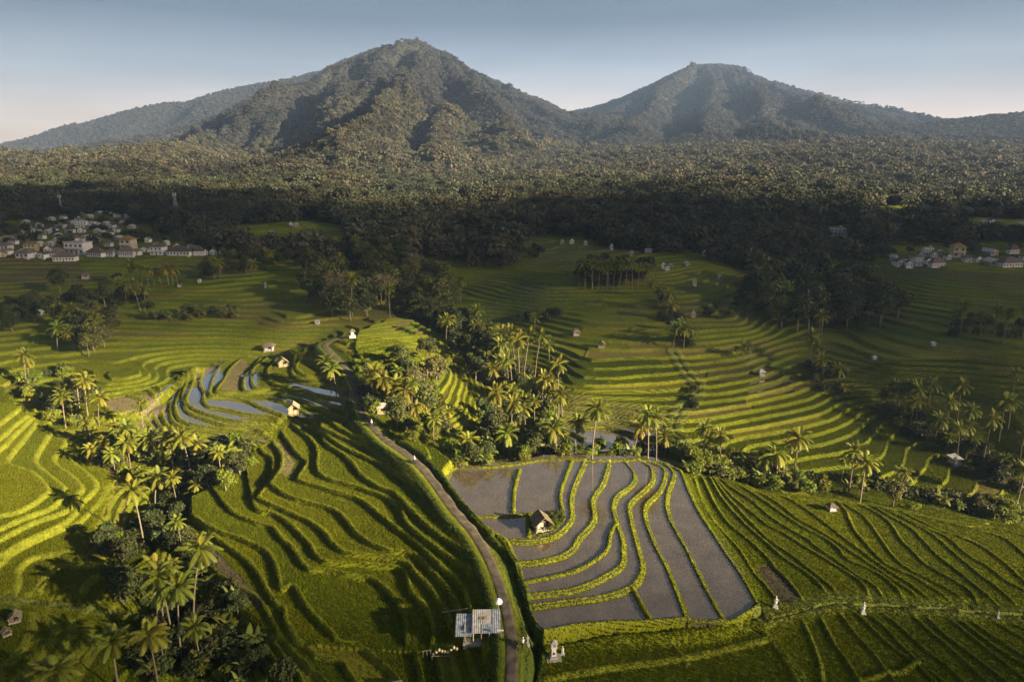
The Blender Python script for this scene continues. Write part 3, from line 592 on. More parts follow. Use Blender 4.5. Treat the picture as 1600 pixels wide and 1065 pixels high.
def sheet(name, mask, z, mat, grow=True):
    m = mask.copy()
    if grow:
        for _ in range(3): m[1:, :] |= m[:-1, :]; m[:-1, :] |= m[1:, :]; m[:, 1:] |= m[:, :-1]; m[:, :-1] |= m[:, 1:]
    fm_ = m[:-1, :-1] & m[:-1, 1:] & m[1:, 1:] & m[1:, :-1]
    zz = z
    # only keep cells whose corners share one water level
    mx = np.maximum.reduce([zz[:-1, :-1], zz[:-1, 1:], zz[1:, 1:], zz[1:, :-1]]); mn = np.minimum.reduce([zz[:-1, :-1], zz[:-1, 1:], zz[1:, 1:], zz[1:, :-1]])
    fm_ &= (mx-mn) < .05
    idx = np.arange(NR*NC).reshape(NR, NC); f = np.stack([idx[:-1, :-1][fm_], idx[:-1, 1:][fm_], idx[1:, 1:][fm_], idx[1:, :-1][fm_]], -1)
    u_, inv = np.unique(f, return_inverse=True); inv = inv.reshape(f.shape)
    return link(name, nmesh(name, np.stack([X.ravel()[u_], Y.ravel()[u_], zz.ravel()[u_]], -1), inv, mat))
tag(sheet('water', wet & (fam > 0), Zw, M_WATER), kind='structure')
if mid.any(): tag(sheet('water', mid, Zw, M_WATER, False), kind='structure')
# road: its own ribbon, slightly crowned
M_ROAD = simple('road_dirt', (.105, .088, .062), .95, .45, .7, .6, .1, dist=.1)
def ribbon(wl, zc, hw_, mat, name, lift=.09, nx=7):
    V = []; n = len(wl)
    for i in range(n):
        d = wl[min(i+1, n-1)]-wl[max(i-1, 0)]; d = d/np.hypot(*d); nn = np.array([-d[1], d[0]])
        for k in range(nx):
            t = (k/(nx-1)*2-1); p = wl[i]+nn*t*hw_*(1+.16*random.uniform(-1, 1)*(abs(t) == 1)); V.append((p[0], p[1], zc[i]+lift+.06*(1-t*t)-.25*(abs(t) == 1)))
    a = np.arange(n*nx).reshape(n, nx); f = np.stack([a[:-1, :-1], a[1:, :-1], a[1:, 1:], a[:-1, 1:]], -1).reshape(-1, 4)
    me = nmesh(name, V, f, mat, smooth=True); me.flip_normals(); return link(name, me)
tag(ribbon(ROADW, rc, 1.25, M_ROAD, 'road'), kind='structure')
# concrete edge lines of the road
# far hills as one coarser sheet
yf = [ys[-1]*.985]
while yf[-1] < 4700: yf.append(yf[-1]*1.0052)
yf = np.array(yf); sf = np.linspace(-.95, .95, 620); XF = yf[:, None]*sf[None]; YF = np.repeat(yf[:, None], 620, 1); ZF = Hs(XF, YF)-.4
cf = np.zeros(XF.shape+(3,)); cf[:] = (.035, .045, .018)
fm_ = simple('hill_soil', (.026, .026, .021), 1, .5, .09, 1.0, .1, dist=8.)
aF = np.arange(XF.size).reshape(XF.shape)
tag(link('hills', nmesh('hills', np.stack([XF, YF, ZF], -1).reshape(-1, 3), np.stack([aF[:-1, :-1], aF[:-1, 1:], aF[1:, 1:], aF[1:, :-1]], -1).reshape(-1, 4), fm_, smooth=True)), kind='structure')
def gz(x, y):
    """height of the finished ground at x, y"""
    j = np.searchsorted(ys, y); j = min(max(j, 1), NR-1)
    if y >= ys[-1]: return float(Hs(x, y))-.4
    i = int(round((x/ys[j]+SX)/(2*SX)*(NC-1))); i = min(max(i, 0), NC-1)
    jj = j if abs(ys[j]-y) < abs(ys[j-1]-y) else j-1
    return float(Z[jj, i])

print('T', '03_ground.py', round(time.time()-_t0, 1))
# ---------------------------------------------------------------- plants
M_BARK = simple('pale_bark', (.20, .16, .11), .9, .3, 4, .5, .1, rnd=.2)
M_BARKD = simple('brown_bark', (.10, .075, .05), .9, .3, 4, .5, .1, rnd=.2)
M_PALM = plant_mat('palm_leaf', False, (.185, .205, .026), .22, .36, .42)
M_DARK = plant_mat('dark_leaf', False, (.058, .070, .020), .30, .2, .55)
M_OLIVE = plant_mat('olive_leaf', False, (.105, .110, .028), .25, .22, .6)
M_LIME = plant_mat('lime_leaf', False, (.160, .190, .018), .2, .3, .5)
M_PALE = plant_mat('pale_twig', False, (.20, .17, .085), .2, .1, .8)
M_BANANA = plant_mat('banana_leaf', False, (.150, .165, .035), .2, .3, .38)
def quadcloud(name, cen, nrm, size, asp, cols, mat, rng):
    n = len(cen); a = np.cross(nrm, rng.normal(size=(n, 3))); a /= np.linalg.norm(a, axis=1, keepdims=True)+1e-9; b = np.cross(nrm, a); b /= np.linalg.norm(b, axis=1, keepdims=True)+1e-9
    s = size[:, None]; V = np.stack([cen-a*s*asp-b*s*.55, cen+a*s*asp*.2-b*s*.9, cen+a*s*asp+b*s*.4, cen-a*s*asp*.3+b*s], 1).reshape(-1, 3)
    return nmesh(name, V, np.arange(n*4).reshape(n, 4), mat, np.repeat(cols, 4, 0))
def crown_mesh(name, lobes, n, size, mat, rng, hollow=.72, flat=.0):
    """leaf clumps spread over and inside several uneven lobes; lobes: (x, y, z, rx, rz)"""
    L = np.array(lobes, float); wgt = L[:, 3]**2; wgt /= wgt.sum(); k = rng.choice(len(L), n, p=wgt)
    d = rng.normal(size=(n, 3)); d /= np.linalg.norm(d, axis=1, keepdims=True); d[:, 2] = np.where(d[:, 2] < -.35, -d[:, 2], d[:, 2])
    bumpy = 1+.22*np.sin(d[:, 0]*5+k*2.1)*np.cos(d[:, 1]*6+k)+.12*np.sin(d[:, 2]*11+k*1.3)
    r = (hollow+(1.04-hollow)*rng.random(n)**.7)*bumpy
    c = L[k, :3]+d*np.stack([L[k, 3], L[k, 3], L[k, 4]], 1)*r[:, None]
    nr = d*.55+rng.normal(size=(n, 3))*.55+np.array([0, 0, .25]); nr /= np.linalg.norm(nr, axis=1, keepdims=True)
    cl = (rng.random(len(L))*.35+.82)[k]*(rng.random(n)*.5+.75)
    tint = np.stack([cl*(1+.10*rng.normal(size=n)), cl, cl*.95], 1)
    return quadcloud(name, c, nr, size*(.6+.8*rng.random(n)), .7, np.clip(tint, .3, 1.8), mat, rng)
def trunk_mesh(name, h, r, limbs, mat, rng, crown_r, bend=.3):
    m = MB(); bx, by = rng.normal(size=2)*bend; m.tube([(0, 0, -.5), (bx*.3, by*.3, h*.5), (bx, by, h)], [r*1.25, r*.8, r*.5], 7)
    for i in range(limbs):
        a = 2*math.pi*i/limbs+rng.random()*.8; z0 = h*(.55+.4*rng.random()); L = crown_r*(.6+.4*rng.random())
        m.tube([(bx*.6, by*.6, z0), (bx+math.cos(a)*L*.5, by+math.sin(a)*L*.5, z0+L*.45), (bx+math.cos(a)*L, by+math.sin(a)*L, z0+L*.9)], [r*.4, r*.25, r*.08], 5)
    return m.mesh(name, mat, True)
PROTO = {}   # kind -> list of (parts, height): parts = [(name, mesh)]
def broad(kind, mat, bark, nvar, R_, H_, nleaf, size, base=.35, seed=0, squash=.75):
    out = []
    for q in range(nvar):
        rng = np.random.default_rng(seed+q*7); lobes = []
        nl = 7+int(rng.integers(4))
        for i in range(nl):
            a = rng.random()*6.28; rr = R_*(.15+.5*rng.random()); lr = R_*(.38+.25*rng.random())
            lobes.append((math.cos(a)*rr, math.sin(a)*rr, H_*base+lr*.6+(H_*(1-base)-lr*1.3)*rng.random()*(1-.35*rr/R_), lr, lr*squash))
        cr = crown_mesh('crown', lobes, nleaf, size, mat, rng); tr = trunk_mesh('trunk', H_*(base+.25), R_*.055+.06, 5, bark, rng, R_*.7)
        out.append(([('trunk', tr), ('crown', cr)], H_))
    PROTO[kind] = out
broad('dark_tree', M_DARK, M_BARK, 4, 4.2, 11., 2600, .36, .22, 10)
broad('olive_tree', M_OLIVE, M_BARK, 4, 4.4, 11.5, 2200, .36, .24, 50)
broad('lime_tree', M_LIME, M_BARK, 3, 3.3, 8.0, 2200, .30, .12, 90)
broad('bush', M_LIME, M_BARKD, 3, 1.9, 3.2, 900, .24, .02, 130, .9)
broad('dark_bush', M_DARK, M_BARKD, 3, 2.2, 3.4, 900, .26, .02, 170, .9)
def bare_tree():
    out = []
    for q in range(2):
        rng = np.random.default_rng(300+q); m = MB(); tips = []
        def grow(p, d, L, r, lev):
            e = p+d*L; m.tube([p, p+d*L*.5+Vector(rng.normal(size=3)*L*.06), e], [r, r*.8, r*.6], 5 if lev < 2 else 3)
            if lev >= 4: tips.append(e); return
            for i in range(3 if lev < 3 else 4):
                nd = (d+Vector(rng.normal(size=3))*.55+Vector((0, 0, .15))).normalized(); grow(e, nd, L*.68, r*.58, lev+1)
        grow(Vector((0, 0, -.4)), Vector((.05, 0, 1)).normalized(), 3.6, .28, 0)
        T_ = np.array([tuple(t) for t in tips]); c = np.repeat(T_, 4, 0)+rng.normal(size=(len(T_)*4, 3))*.45
        nr = rng.normal(size=c.shape); nr /= np.linalg.norm(nr, axis=1, keepdims=True)
        cr = quadcloud('crown', c, nr, .13+.1*rng.random(len(c)), .9, np.ones_like(c)*(.8+.4*rng.random((len(c), 1))), M_PALE, rng)
        out.append(([('trunk', m.mesh('trunk', M_BARK)), ('crown', cr)], 9.5))
    PROTO['bare_tree'] = out
bare_tree()
def frond(V, Fc, Cl, org, az, el, L, droop, rng, wl=.85, nseg=11, wid=.07, dead=False):
    p = np.array(org, float); d = np.array([math.cos(az)*math.cos(el), math.sin(az)*math.cos(el), math.sin(el)]); pts = [p.copy()]; ds = [d.copy()]
    for i in range(nseg):
        d = d+np.array([0, 0, -droop*(.35+i/nseg)*.20]); d /= np.linalg.norm(d); p = p+d*L/nseg; pts.append(p.copy()); ds.append(d.copy())
    side = np.array([-math.sin(az), math.cos(az), 0]); c0 = .8+.4*rng.random(); yel = rng.random() < .12
    for i in range(nseg):
        a, b = pts[i], pts[i+1]; up = np.cross(side, ds[i]); up = up/np.linalg.norm(up); up = up if up[2] > 0 else -up
        k = len(V); w_ = .06*(1-i/nseg)+.015; V += [a-side*w_, a+side*w_, b+side*w_*.8, b-side*w_*.8]; Fc.append((k, k+1, k+2, k+3)); Cl += [(1.5, 1.3, 1.4)]*4
        t = (i+.5)/nseg; ll = wl*math.sin(math.pi*min(1, .12+t*.86))**.6
        for sgn in (-1, 1):
            for h in (0, .34, .67):
                o = a+(b-a)*h; dirv = side*sgn*.78+ds[i]*.55-up*(.15+.35*rng.random()); dirv /= np.linalg.norm(dirv); q = o+dirv*ll*(.85+.3*rng.random()); q[2] -= ll*.22
                m_ = (o+q)/2+up*ll*.07; wv = ds[i]*wid; k = len(V)
                V += [o-wv*.6, o+wv*.6, m_+wv, m_-wv]; Fc.append((k, k+1, k+2, k+3)); V += [m_-wv, m_+wv, q+wv*.15, q-wv*.15]; Fc.append((k+4, k+5, k+6, k+7))
                cc = c0*(.85+.3*rng.random()); col = (cc*1.1, cc*.62, cc*1.6) if dead else (cc*(1.3 if yel else 1), cc*(1.05 if yel else 1), cc); Cl += [col]*8
def palms():
    out = []
    for q in range(7):
        rng = np.random.default_rng(400+q); h = [9, 10.5, 12, 13.5, 15, 16.5, 7][q]; bx, by = rng.normal(size=2)*h*.075
        m = MB(); n = 9; m.tube([(bx*(i/n)**2, by*(i/n)**2, -.6+(h+.6)*i/n) for i in range(n+1)], [.30]+[.17-.05*i/n for i in range(1, n+1)], 8)
        V = []; Fc = []; Cl = []; nf = 19+int(rng.integers(5))
        for i in range(nf):
            t = i/(nf-1); el = R(82)-R(112)*t+rng.normal()*.1; az = i*2.399+rng.normal()*.15
            frond(V, Fc, Cl, (bx, by, h), az, el, (3.0+.9*math.sin(t*math.pi))*(.9+.2*rng.random()), .55+.55*rng.random(), rng)
        for i in range(int(rng.integers(1, 5))): frond(V, Fc, Cl, (bx, by, h-.2), rng.random()*6.28, R(-45)-rng.random()*.5, 2.6, .5, rng, wl=.6, dead=True)
        fr = nmesh('fronds', V, Fc, M_PALM, np.array(Cl))
        nb = MB()
        for i in range(6):
            a = i*1.05; nb.lathe([(.02, -.15), (.13, -.05), (.15, .06), (.02, .18)], (bx+math.cos(a)*.28, by+math.sin(a)*.28, h-.35-.1*(i % 2)), 6)
        out.append(([('trunk', m.mesh('trunk', M_BARK, True)), ('fronds', fr), ('coconuts', nb.mesh('coconuts', M_LIME_SOLID, True))], h))
    PROTO['palm'] = out
M_LIME_SOLID = simple('coconut_husk', (.16, .13, .04), .7, .3, 5, .2, .2)
palms()
def bananas():
    out = []
    for q in range(3):
        rng = np.random.default_rng(500+q); V = []; Fc = []; Cl = []; m = MB()
        for s_ in range(2+q):
            ox, oy = rng.normal(size=2)*.55; h = 1.3+.8*rng.random(); m.tube([(ox, oy, -.2), (ox, oy, h)], [.16, .09], 6)
            for i in range(8):
                az = i*2.399+rng.random(); el = R(78)-R(60)*(i/8); L = 1.7+.6*rng.random(); d = np.array([math.cos(az)*math.cos(el), math.sin(az)*math.cos(el), math.sin(el)]); p = np.array([ox, oy, h]); side = np.array([-math.sin(az), math.cos(az), 0]); prev = None; c = .8+.5*rng.random()
                for k_ in range(7):
                    t = k_/6; w_ = .34*math.sin(math.pi*min(1, .08+t*.9))**.7+.02; row = [p-side*w_+np.array([0, 0, -w_*.3]), p, p+side*w_+np.array([0, 0, -w_*.3])]
                    b = len(V); V += row; Cl += [(c, c, c)]*3
                    if prev is not None: Fc += [(prev, prev+1, b+1, b), (prev+1, prev+2, b+2, b+1)]
                    prev = b; d = d+np.array([0, 0, -.24]); d /= np.linalg.norm(d); p = p+d*L/6
        out.append(([('stem', m.mesh('stem', M_BARKD, True)), ('leaves', nmesh('leaves', V, Fc, M_BANANA, np.array(Cl)))], 3.2))
    PROTO['banana'] = out
bananas()
NAMES = dict(dark_tree='broadleaf_tree', olive_tree='broadleaf_tree', lime_tree='broadleaf_tree', bush='shrub', dark_bush='shrub', bare_tree='bare_tree', palm='coconut_palm', banana='banana_plant')
CATS = dict(dark_tree='tree', olive_tree='tree', lime_tree='tree', bush='shrub', dark_bush='shrub', bare_tree='tree', palm='palm tree', banana='banana plant')
LOOK = dict(dark_tree='dark green leafy tree', olive_tree='olive green leafy tree', lime_tree='light green leafy tree', bush='bright green bush', dark_bush='dark green bush', bare_tree='pale half bare tree', palm='tall coconut palm', banana='banana plant')
PLANTS = []   # (kind, x, y, scale, zone, variant)
def put(kind, x, y, sc, zone, var=None):
    PLANTS.append((kind, x, y, sc, zone, var))
def palm_at(s, zone):
    """palms given as base pixel and crown pixel; height follows from the two"""
    a = P(s)
    for (ub, vb), (uc, vc) in zip(a[::2], a[1::2]):
        x, y = unproj(ub, vb); z = gz(x, y) if y < ys[-1] else float(Hs(x, y))
        zc = y*cp-(z-CAMZ)*sp; h = (vb-vc)*zc/F/ (cp+(zc*0)) ; d = ray(uc, vc); t = y/d[1]; h = CAMZ+d[2]*t-z
        h = min(max(h, 3.5), 19); j = int(np.argmin([abs(pr[1]-h) for pr in PROTO['palm'][:6]])) if h > 8 else 6
        put('palm', x, y, h/PROTO['palm'][j][1], zone, j)
def scatter(poly, spec, zone, seed, mind=2.6):
    """spec: list of (kind, count, smin, smax)"""
    rng = random.Random(seed); pp = P(poly); us = [p[0] for p in pp]; vs = [p[1] for p in pp]; got = []
    for kind, n, a, b in spec:
        k = 0; tries = 0
        while k < n and tries < n*40:
            tries += 1; u = rng.uniform(min(us), max(us)); v = rng.uniform(min(vs), max(vs))
            if not inpoly(np.array([u]), np.array([v]), pp)[0]: continue
            x, y = unproj(u, v)
            if any((x-q[0])**2+(y-q[1])**2 < (mind*(.5 if kind in ('banana', 'bush', 'dark_bush') else 1))**2 for q in got): continue
            jx = np.searchsorted(ys, y)
            if jx < NR-1:
                ii_ = min(max(int(round((x/ys[jx]+SX)/(2*SX)*(NC-1))), 0), NC-1)
                if dR[jx, ii_] < (2.6 if y < 200 else 3.5): continue
            got.append((x, y)); put(kind, x, y, rng.uniform(a, b), zone); k += 1
# palms one by one
palm_at('42,603 40,552 47,596 50,560 103,668 100,618 113,648 112,600 139,658 136,598 155,664 154,622 125,640 124,592', 'beside the bright western hill')
palm_at('180,737 180,706 193,722 188,672 205,735 203,690 240,720 238,680 272,740 269,684 300,750 296,682 303,742 303,692 353,748 351,705 145,728 144,700 168,716 160,690', 'in the upper western ravine')
palm_at('226,855 214,768 243,795 241,742', 'in the middle western ravine')
palm_at('305,1005 302,862 262,1025 247,920 285,1036 275,928 252,1015 240,878 248,1075 240,985 187,1085 182,1000 100,1110 97,1050 75,1105 77,1052 270,1000 262,890', 'in the tall clump at the lower edge')
palm_at('582,628 580,586 603,638 602,588 613,642 611,600 628,640 626,598 640,650 640,610 572,620 568,590 517,600 516,566 525,606 528,575', 'by the tall roadside stall')
palm_at('697,545 697,495 733,535 730,508 741,538 741,508 770,550 770,515 755,545 752,512 715,530 712,500 690,530 686,500', 'at the bend of the middle ravine')
palm_at('800,600 800,512 812,612 815,508 806,590 824,520 790,606 788,535 796,620 795,560 818,600 832,530 853,640 852,598 859,645 860,602 866,652 866,598 842,640 840,600 878,650 876,612 808,650 807,610 780,600 778,560', 'on the crest of the middle ravine')
palm_at('925,722 928,632 897,712 898,665 990,712 990,665 1012,722 1014,655 1025,722 1020,652 1095,698 1098,665 731,715 733,683 798,718 800,675 760,712 755,690 870,715 872,672 1040,712 1042,680', 'behind the flooded paddies')
palm_at('1239,755 1250,690 1213,752 1212,712 1326,772 1334,712 1344,782 1354,722 1402,765 1400,740 1196,745 1190,716', 'in the eastern banana row')
palm_at('1264,572 1272,520 1280,580 1280,540 1277,540 1277,490 1268,580 1266,530 1317,622 1317,606 1285,600 1287,560 1306,606 1308,575', 'below the dark eastern wood')
palm_at('1500,520 1504,478 1553,527 1553,485 1567,535 1563,490 1597,530 1598,484 1532,526 1530,492 1488,512 1487,485', 'on the high eastern terraces')
palm_at('1411,652 1413,603 1445,662 1453,600 1430,668 1433,608 1373,640 1373,612 1422,655 1420,605 1400,650 1398,610 1390,640 1387,600 1495,658 1503,600 1509,690 1516,640 1535,725 1548,655 1560,690 1568,632 1582,612 1585,582 1588,792 1598,733 1575,670 1578,625 1460,690 1462,655', 'along the eastern ravine')
palm_at('203,446 203,415 211,446 211,418 223,447 223,414 232,448 232,420 241,445 241,422 251,445 251,424 264,446 264,418 271,446 271,420 278,445 278,419 187,462 186,440 193,468 193,437 207,470 208,440 218,484 218,450 228,476 230,452 198,474 199,448', 'in the grove below the western village')
palm_at('98,512 108,478 118,520 118,480 128,525 128,490 140,515 138,492 105,530 104,500 150,540 152,515 115,545 113,520 130,550 130,525 158,530 156,500 90,545 92,515', 'in the shaded western grove')
palm_at('915,448 915,412 925,449 926,414 935,449 936,412 948,450 948,413 958,448 957,411 968,450 970,413 978,449 978,413 988,449 990,414 997,448 999,416 905,446 904,416 1007,446 1008,420 952,446 953,418', 'in the dark grove on the central terraces')
palm_at('1028,478 1026,452 1042,482 1040,458 1050,500 1048,476 1060,530 1063,504 1068,545 1070,512 1052,540 1052,512 1018,460 1017,440 1075,540 1076,515', 'beside the head of the grassy path')
palm_at('1160,562 1163,540 1172,562 1174,542 1150,560 1148,544 835,512 833,492 858,560 860,538 720,470 722,440 705,462 702,436', 'standing among the middle fields')
palm_at('335,432 334,410 345,436 346,412 418,420 420,395 395,432 396,410 700,480 702,450 708,486 712,455 650,470 652,440 672,480 674,445 1380,492 1382,455 1245,470 1246,440 1195,480 1196,448 1220,470 1221,440', 'near the wood')
# the rest of the trees
scatter('95,455 170,470 190,535 130,560 85,520', [('dark_tree', 10, .7, 1.1), ('olive_tree', 8, .6, 1.), ('dark_bush', 12, 1, 1.5)], 'in the shaded western grove', 1, 4)
scatter('180,440 240,470 235,490 190,480', [('dark_tree', 4, .4, .6), ('dark_bush', 6, .8, 1.2)], 'in the grove below the western village', 2, 4)
scatter('20,600 90,575 150,600 150,650 100,672 50,640', [('lime_tree', 5, .6, .9), ('dark_tree', 3, .5, .7), ('bush', 8, .8, 1.3), ('dark_bush', 6, .8, 1.3), ('banana', 6, .9, 1.3)], 'beside the bright western hill', 3)
scatter('140,700 200,680 310,715 390,700 400,750 340,800 270,810 240,760 180,740', [('lime_tree', 6, .5, .8), ('dark_tree', 6, .5, .7), ('bush', 12, .7, 1.3), ('dark_bush', 14, .8, 1.5), ('banana', 10, .8, 1.2)], 'in the upper western ravine', 4)
scatter('160,860 205,815 290,790 300,830 250,870 200,960 170,930', [('dark_tree', 6, .5, .75), ('dark_bush', 10, .8, 1.3), ('bush', 5, .7, 1.), ('banana', 4, .8, 1.2)], 'in the middle western ravine', 5)
scatter('200,890 300,860 350,920 420,985 460,1040 440,1075 300,1080 210,1060', [('dark_tree', 4, .35, .5), ('dark_bush', 26, .7, 1.3), ('bush', 16, .5, .9), ('banana', 18, .8, 1.2)], 'in the tall clump at the lower edge', 6)
scatter('600,640 650,600 700,640 715,700 690,722 650,700 620,675', [('olive_tree', 5, .6, .85), ('lime_tree', 6, .6, .9), ('dark_tree', 3, .5, .7), ('bush', 8, .8, 1.2), ('banana', 4, .9, 1.2)], 'by the tall roadside stall', 7)
scatter('520,560 560,560 600,610 590,640 560,630', [('bush', 6, .6, 1.0), ('lime_tree', 2, .4, .5)], 'by the tall roadside stall', 71)
scatter('690,540 740,500 800,560 850,610 890,690 880,722 720,728 740,660 790,650 750,600', [('dark_tree', 20, .5, .85), ('olive_tree', 7, .45, .75), ('lime_tree', 8, .5, .8), ('dark_bush', 14, .8, 1.4), ('bush', 10, .8, 1.3), ('banana', 12, .9, 1.3)], 'on the crest of the middle ravine', 8)
scatter('700,722 1060,716 1075,740 1060,700 880,705 720,705', [('dark_bush', 10, .8, 1.2), ('bush', 10, .7, 1.2), ('banana', 12, .8, 1.2), ('lime_tree', 4, .4, .6)], 'behind the flooded paddies', 9)
scatter('1070,715 1180,730 1300,755 1330,770 1200,760 1090,742', [('banana', 22, .9, 1.3), ('bush', 10, .8, 1.2), ('dark_bush', 6, .9, 1.3), ('lime_tree', 4, .55, .8)], 'in the eastern banana row', 10, 2)
scatter('1330,765 1420,775 1480,800 1600,815 1600,800 1480,780 1350,755', [('banana', 10, .9, 1.3), ('bush', 8, .8, 1.2), ('dark_bush', 14, .9, 1.3), ('lime_tree', 3, .6, .8)], 'in the eastern banana row', 11, 2)
for u, v, k, s_ in ((1175, 735, 'olive_tree', .5), (1395, 790, 'olive_tree', .62), (1522, 803, 'olive_tree', .55), (1570, 818, 'lime_tree', .75), (1118, 742, 'lime_tree', .8), (1085, 738, 'lime_tree', .7), (1100, 722, 'lime_tree', .6), (1425, 795, 'lime_tree', .5)):
    put(k, *unproj(u, v), s_, 'in the eastern banana row')
put('dark_tree', *unproj(240, 835), .62, 'in the middle western ravine'); put('lime_tree', *unproj(285, 800), .5, 'in the middle western ravine'); put('olive_tree', *unproj(303, 790), .5, 'in the middle western ravine')
put('bare_tree', *unproj(667, 628), 1.15, 'by the tall roadside stall'); put('bare_tree', *unproj(655, 622), .9, 'by the tall roadside stall')
scatter('485,485 480,430 560,400 620,400 650,430 710,470 690,510 600,492 540,500', [('dark_tree', 24, 1.0, 1.6), ('olive_tree', 14, .9, 1.5), ('bare_tree', 6, 1.3, 1.8), ('dark_bush', 16, 1.2, 1.8)], 'in the wood north of the ribbed field', 12, 5)
scatter('640,490 700,505 770,560 790,580 740,560 690,525', [('dark_tree', 16, .8, 1.2), ('olive_tree', 6, .7, 1.1), ('dark_bush', 12, 1.2, 1.8)], 'at the bend of the middle ravine', 13, 4)
scatter('902,430 1010,430 1010,448 902,450', [('dark_tree', 16, .9, 1.25), ('dark_bush', 6, 1.2, 1.6)], 'in the dark grove on the central terraces', 14, 4)
scatter('1165,455 1240,430 1310,440 1405,480 1400,505 1330,520 1240,528 1185,495', [('dark_tree', 36, 1.1, 1.75), ('olive_tree', 8, 1.0, 1.4), ('lime_tree', 2, 1.6, 1.9), ('dark_bush', 12, 1.3, 2)], 'in the dark eastern wood', 15, 5)
scatter('1255,570 1310,560 1320,615 1275,625', [('olive_tree', 3, .4, .5), ('dark_bush', 8, .8, 1.2), ('bush', 5, .8, 1.1)], 'below the dark eastern wood', 16)
scatter('1370,640 1450,655 1500,690 1600,740 1600,775 1520,745 1450,690 1380,660', [('dark_tree', 7, .45, .7), ('olive_tree', 5, .4, .6), ('dark_bush', 16, .9, 1.3), ('bush', 8, .8, 1.2), ('banana', 6, .9, 1.2)], 'along the eastern ravine', 17)
scatter('1030,455 1050,470 1085,545 1060,545 1035,500', [('olive_tree', 4, .35, .5), ('dark_bush', 8, .8, 1.2)], 'beside the head of the grassy path', 18)
scatter('1480,500 1600,500 1600,532 1485,528', [('olive_tree', 3, .4, .5), ('dark_bush', 10, .8, 1.2)], 'on the high eastern terraces', 19)
scatter('220,490 370,488 370,500 220,502', [('banana', 22, .9, 1.4), ('dark_bush', 4, .8, 1.1)], 'in the row across the shaded western fields', 20, 2)
scatter('375,398 480,392 560,392 575,405 470,415 390,425 330,440 300,430', [('dark_tree', 26, .5, .9), ('olive_tree', 14, .5, .8), ('dark_bush', 10, 1.1, 1.5)], 'near the wood', 21, 4)
scatter('812,500 860,470 880,490 850,500', [('dark_tree', 2, .4, .5), ('dark_bush', 5, .8, 1.3)], 'standing among the middle fields', 22)
scatter('800,390 850,385 860,405 805,410', [('dark_tree', 5, .4, .6), ('dark_bush', 4, .9, 1.2)], 'standing among the middle fields', 23)
scatter('0,470 30,470 30,500 0,500', [('dark_bush', 4, .8, 1.2), ('dark_tree', 2, .35, .5)], 'in the shaded western grove', 24)
scatter('1090,590 1105,610 1085,640 1075,630', [('bush', 3, .5, .8)], 'beside the head of the grassy path', 25)
scatter('828,803 878,803 880,815 865,832 842,838 828,832', [('bush', 5, .22, .38), ('banana', 2, .35, .45)], 'in the hut garden', 26, 1.2)
scatter('545,560 575,600 590,650 575,660 552,610 535,575', [('bush', 6, .8, 1.4), ('lime_tree', 3, .5, .7), ('dark_bush', 5, .9, 1.4)], 'by the tall roadside stall', 31, 2)
scatter('585,590 640,560 690,560 700,600 640,640 605,640', [('olive_tree', 5, .6, .9), ('lime_tree', 5, .6, .9), ('bush', 8, .9, 1.4)], 'by the tall roadside stall', 32, 2)
scatter('150,690 300,700 380,690 390,715 300,730 170,720', [('bush', 10, .8, 1.3), ('lime_tree', 4, .5, .8), ('banana', 8, .9, 1.3)], 'in the upper western ravine', 33, 2)
scatter('690,700 720,722 800,728 900,722 900,700 800,690', [('lime_tree', 6, .5, .8), ('dark_tree', 5, .5, .7), ('bush', 8, .9, 1.3)], 'behind the flooded paddies', 34, 2)
scatter('1060,700 1180,725 1180,750 1110,745 1065,728', [('lime_tree', 6, .55, .9), ('bush', 8, 1.1, 1.6), ('banana', 6, 1, 1.4)], 'in the eastern banana row', 35, 2)
scatter('0,455 60,455 60,520 0,520', [('dark_tree', 4, .5, .8), ('dark_bush', 6, 1, 1.4)], 'in the shaded western grove', 36, 3)
scatter('1100,470 1170,470 1180,500 1110,500', [('dark_tree', 3, .4, .6), ('dark_bush', 4, .8, 1.3)], 'standing among the middle fields', 37, 3)
scatter('690,540 740,500 800,560 850,610 890,690 880,722 720,728 740,660 790,650 750,600', [('palm', 16, .75, 1.05)], 'on the crest of the middle ravine', 41, 3)
scatter('140,700 200,680 310,715 390,700 400,750 340,800 270,810 240,760 180,740', [('palm', 9, .6, .85)], 'in the upper western ravine', 42, 3)
scatter('1380,650 1450,660 1500,690 1600,740 1600,775 1520,745 1450,690', [('palm', 9, .7, 1.0)], 'along the eastern ravine', 43, 3)
scatter('600,640 650,600 700,640 715,700 690,722 650,700', [('palm', 6, .6, .85)], 'by the tall roadside stall', 44, 3)
scatter('1070,715 1180,730 1300,755 1460,790 1440,780 1200,745', [('palm', 6, .5, .8)], 'in the eastern banana row', 45, 3)
scatter('480,480 560,400 700,470 690,510 540,495', [('palm', 7, .8, 1.1)], 'in the wood north of the ribbed field', 46, 4)
scatter('230,860 300,850 340,950 400,1040 260,1060 210,960', [('palm', 5, .45, .8)], 'in the tall clump at the lower edge', 47, 3)
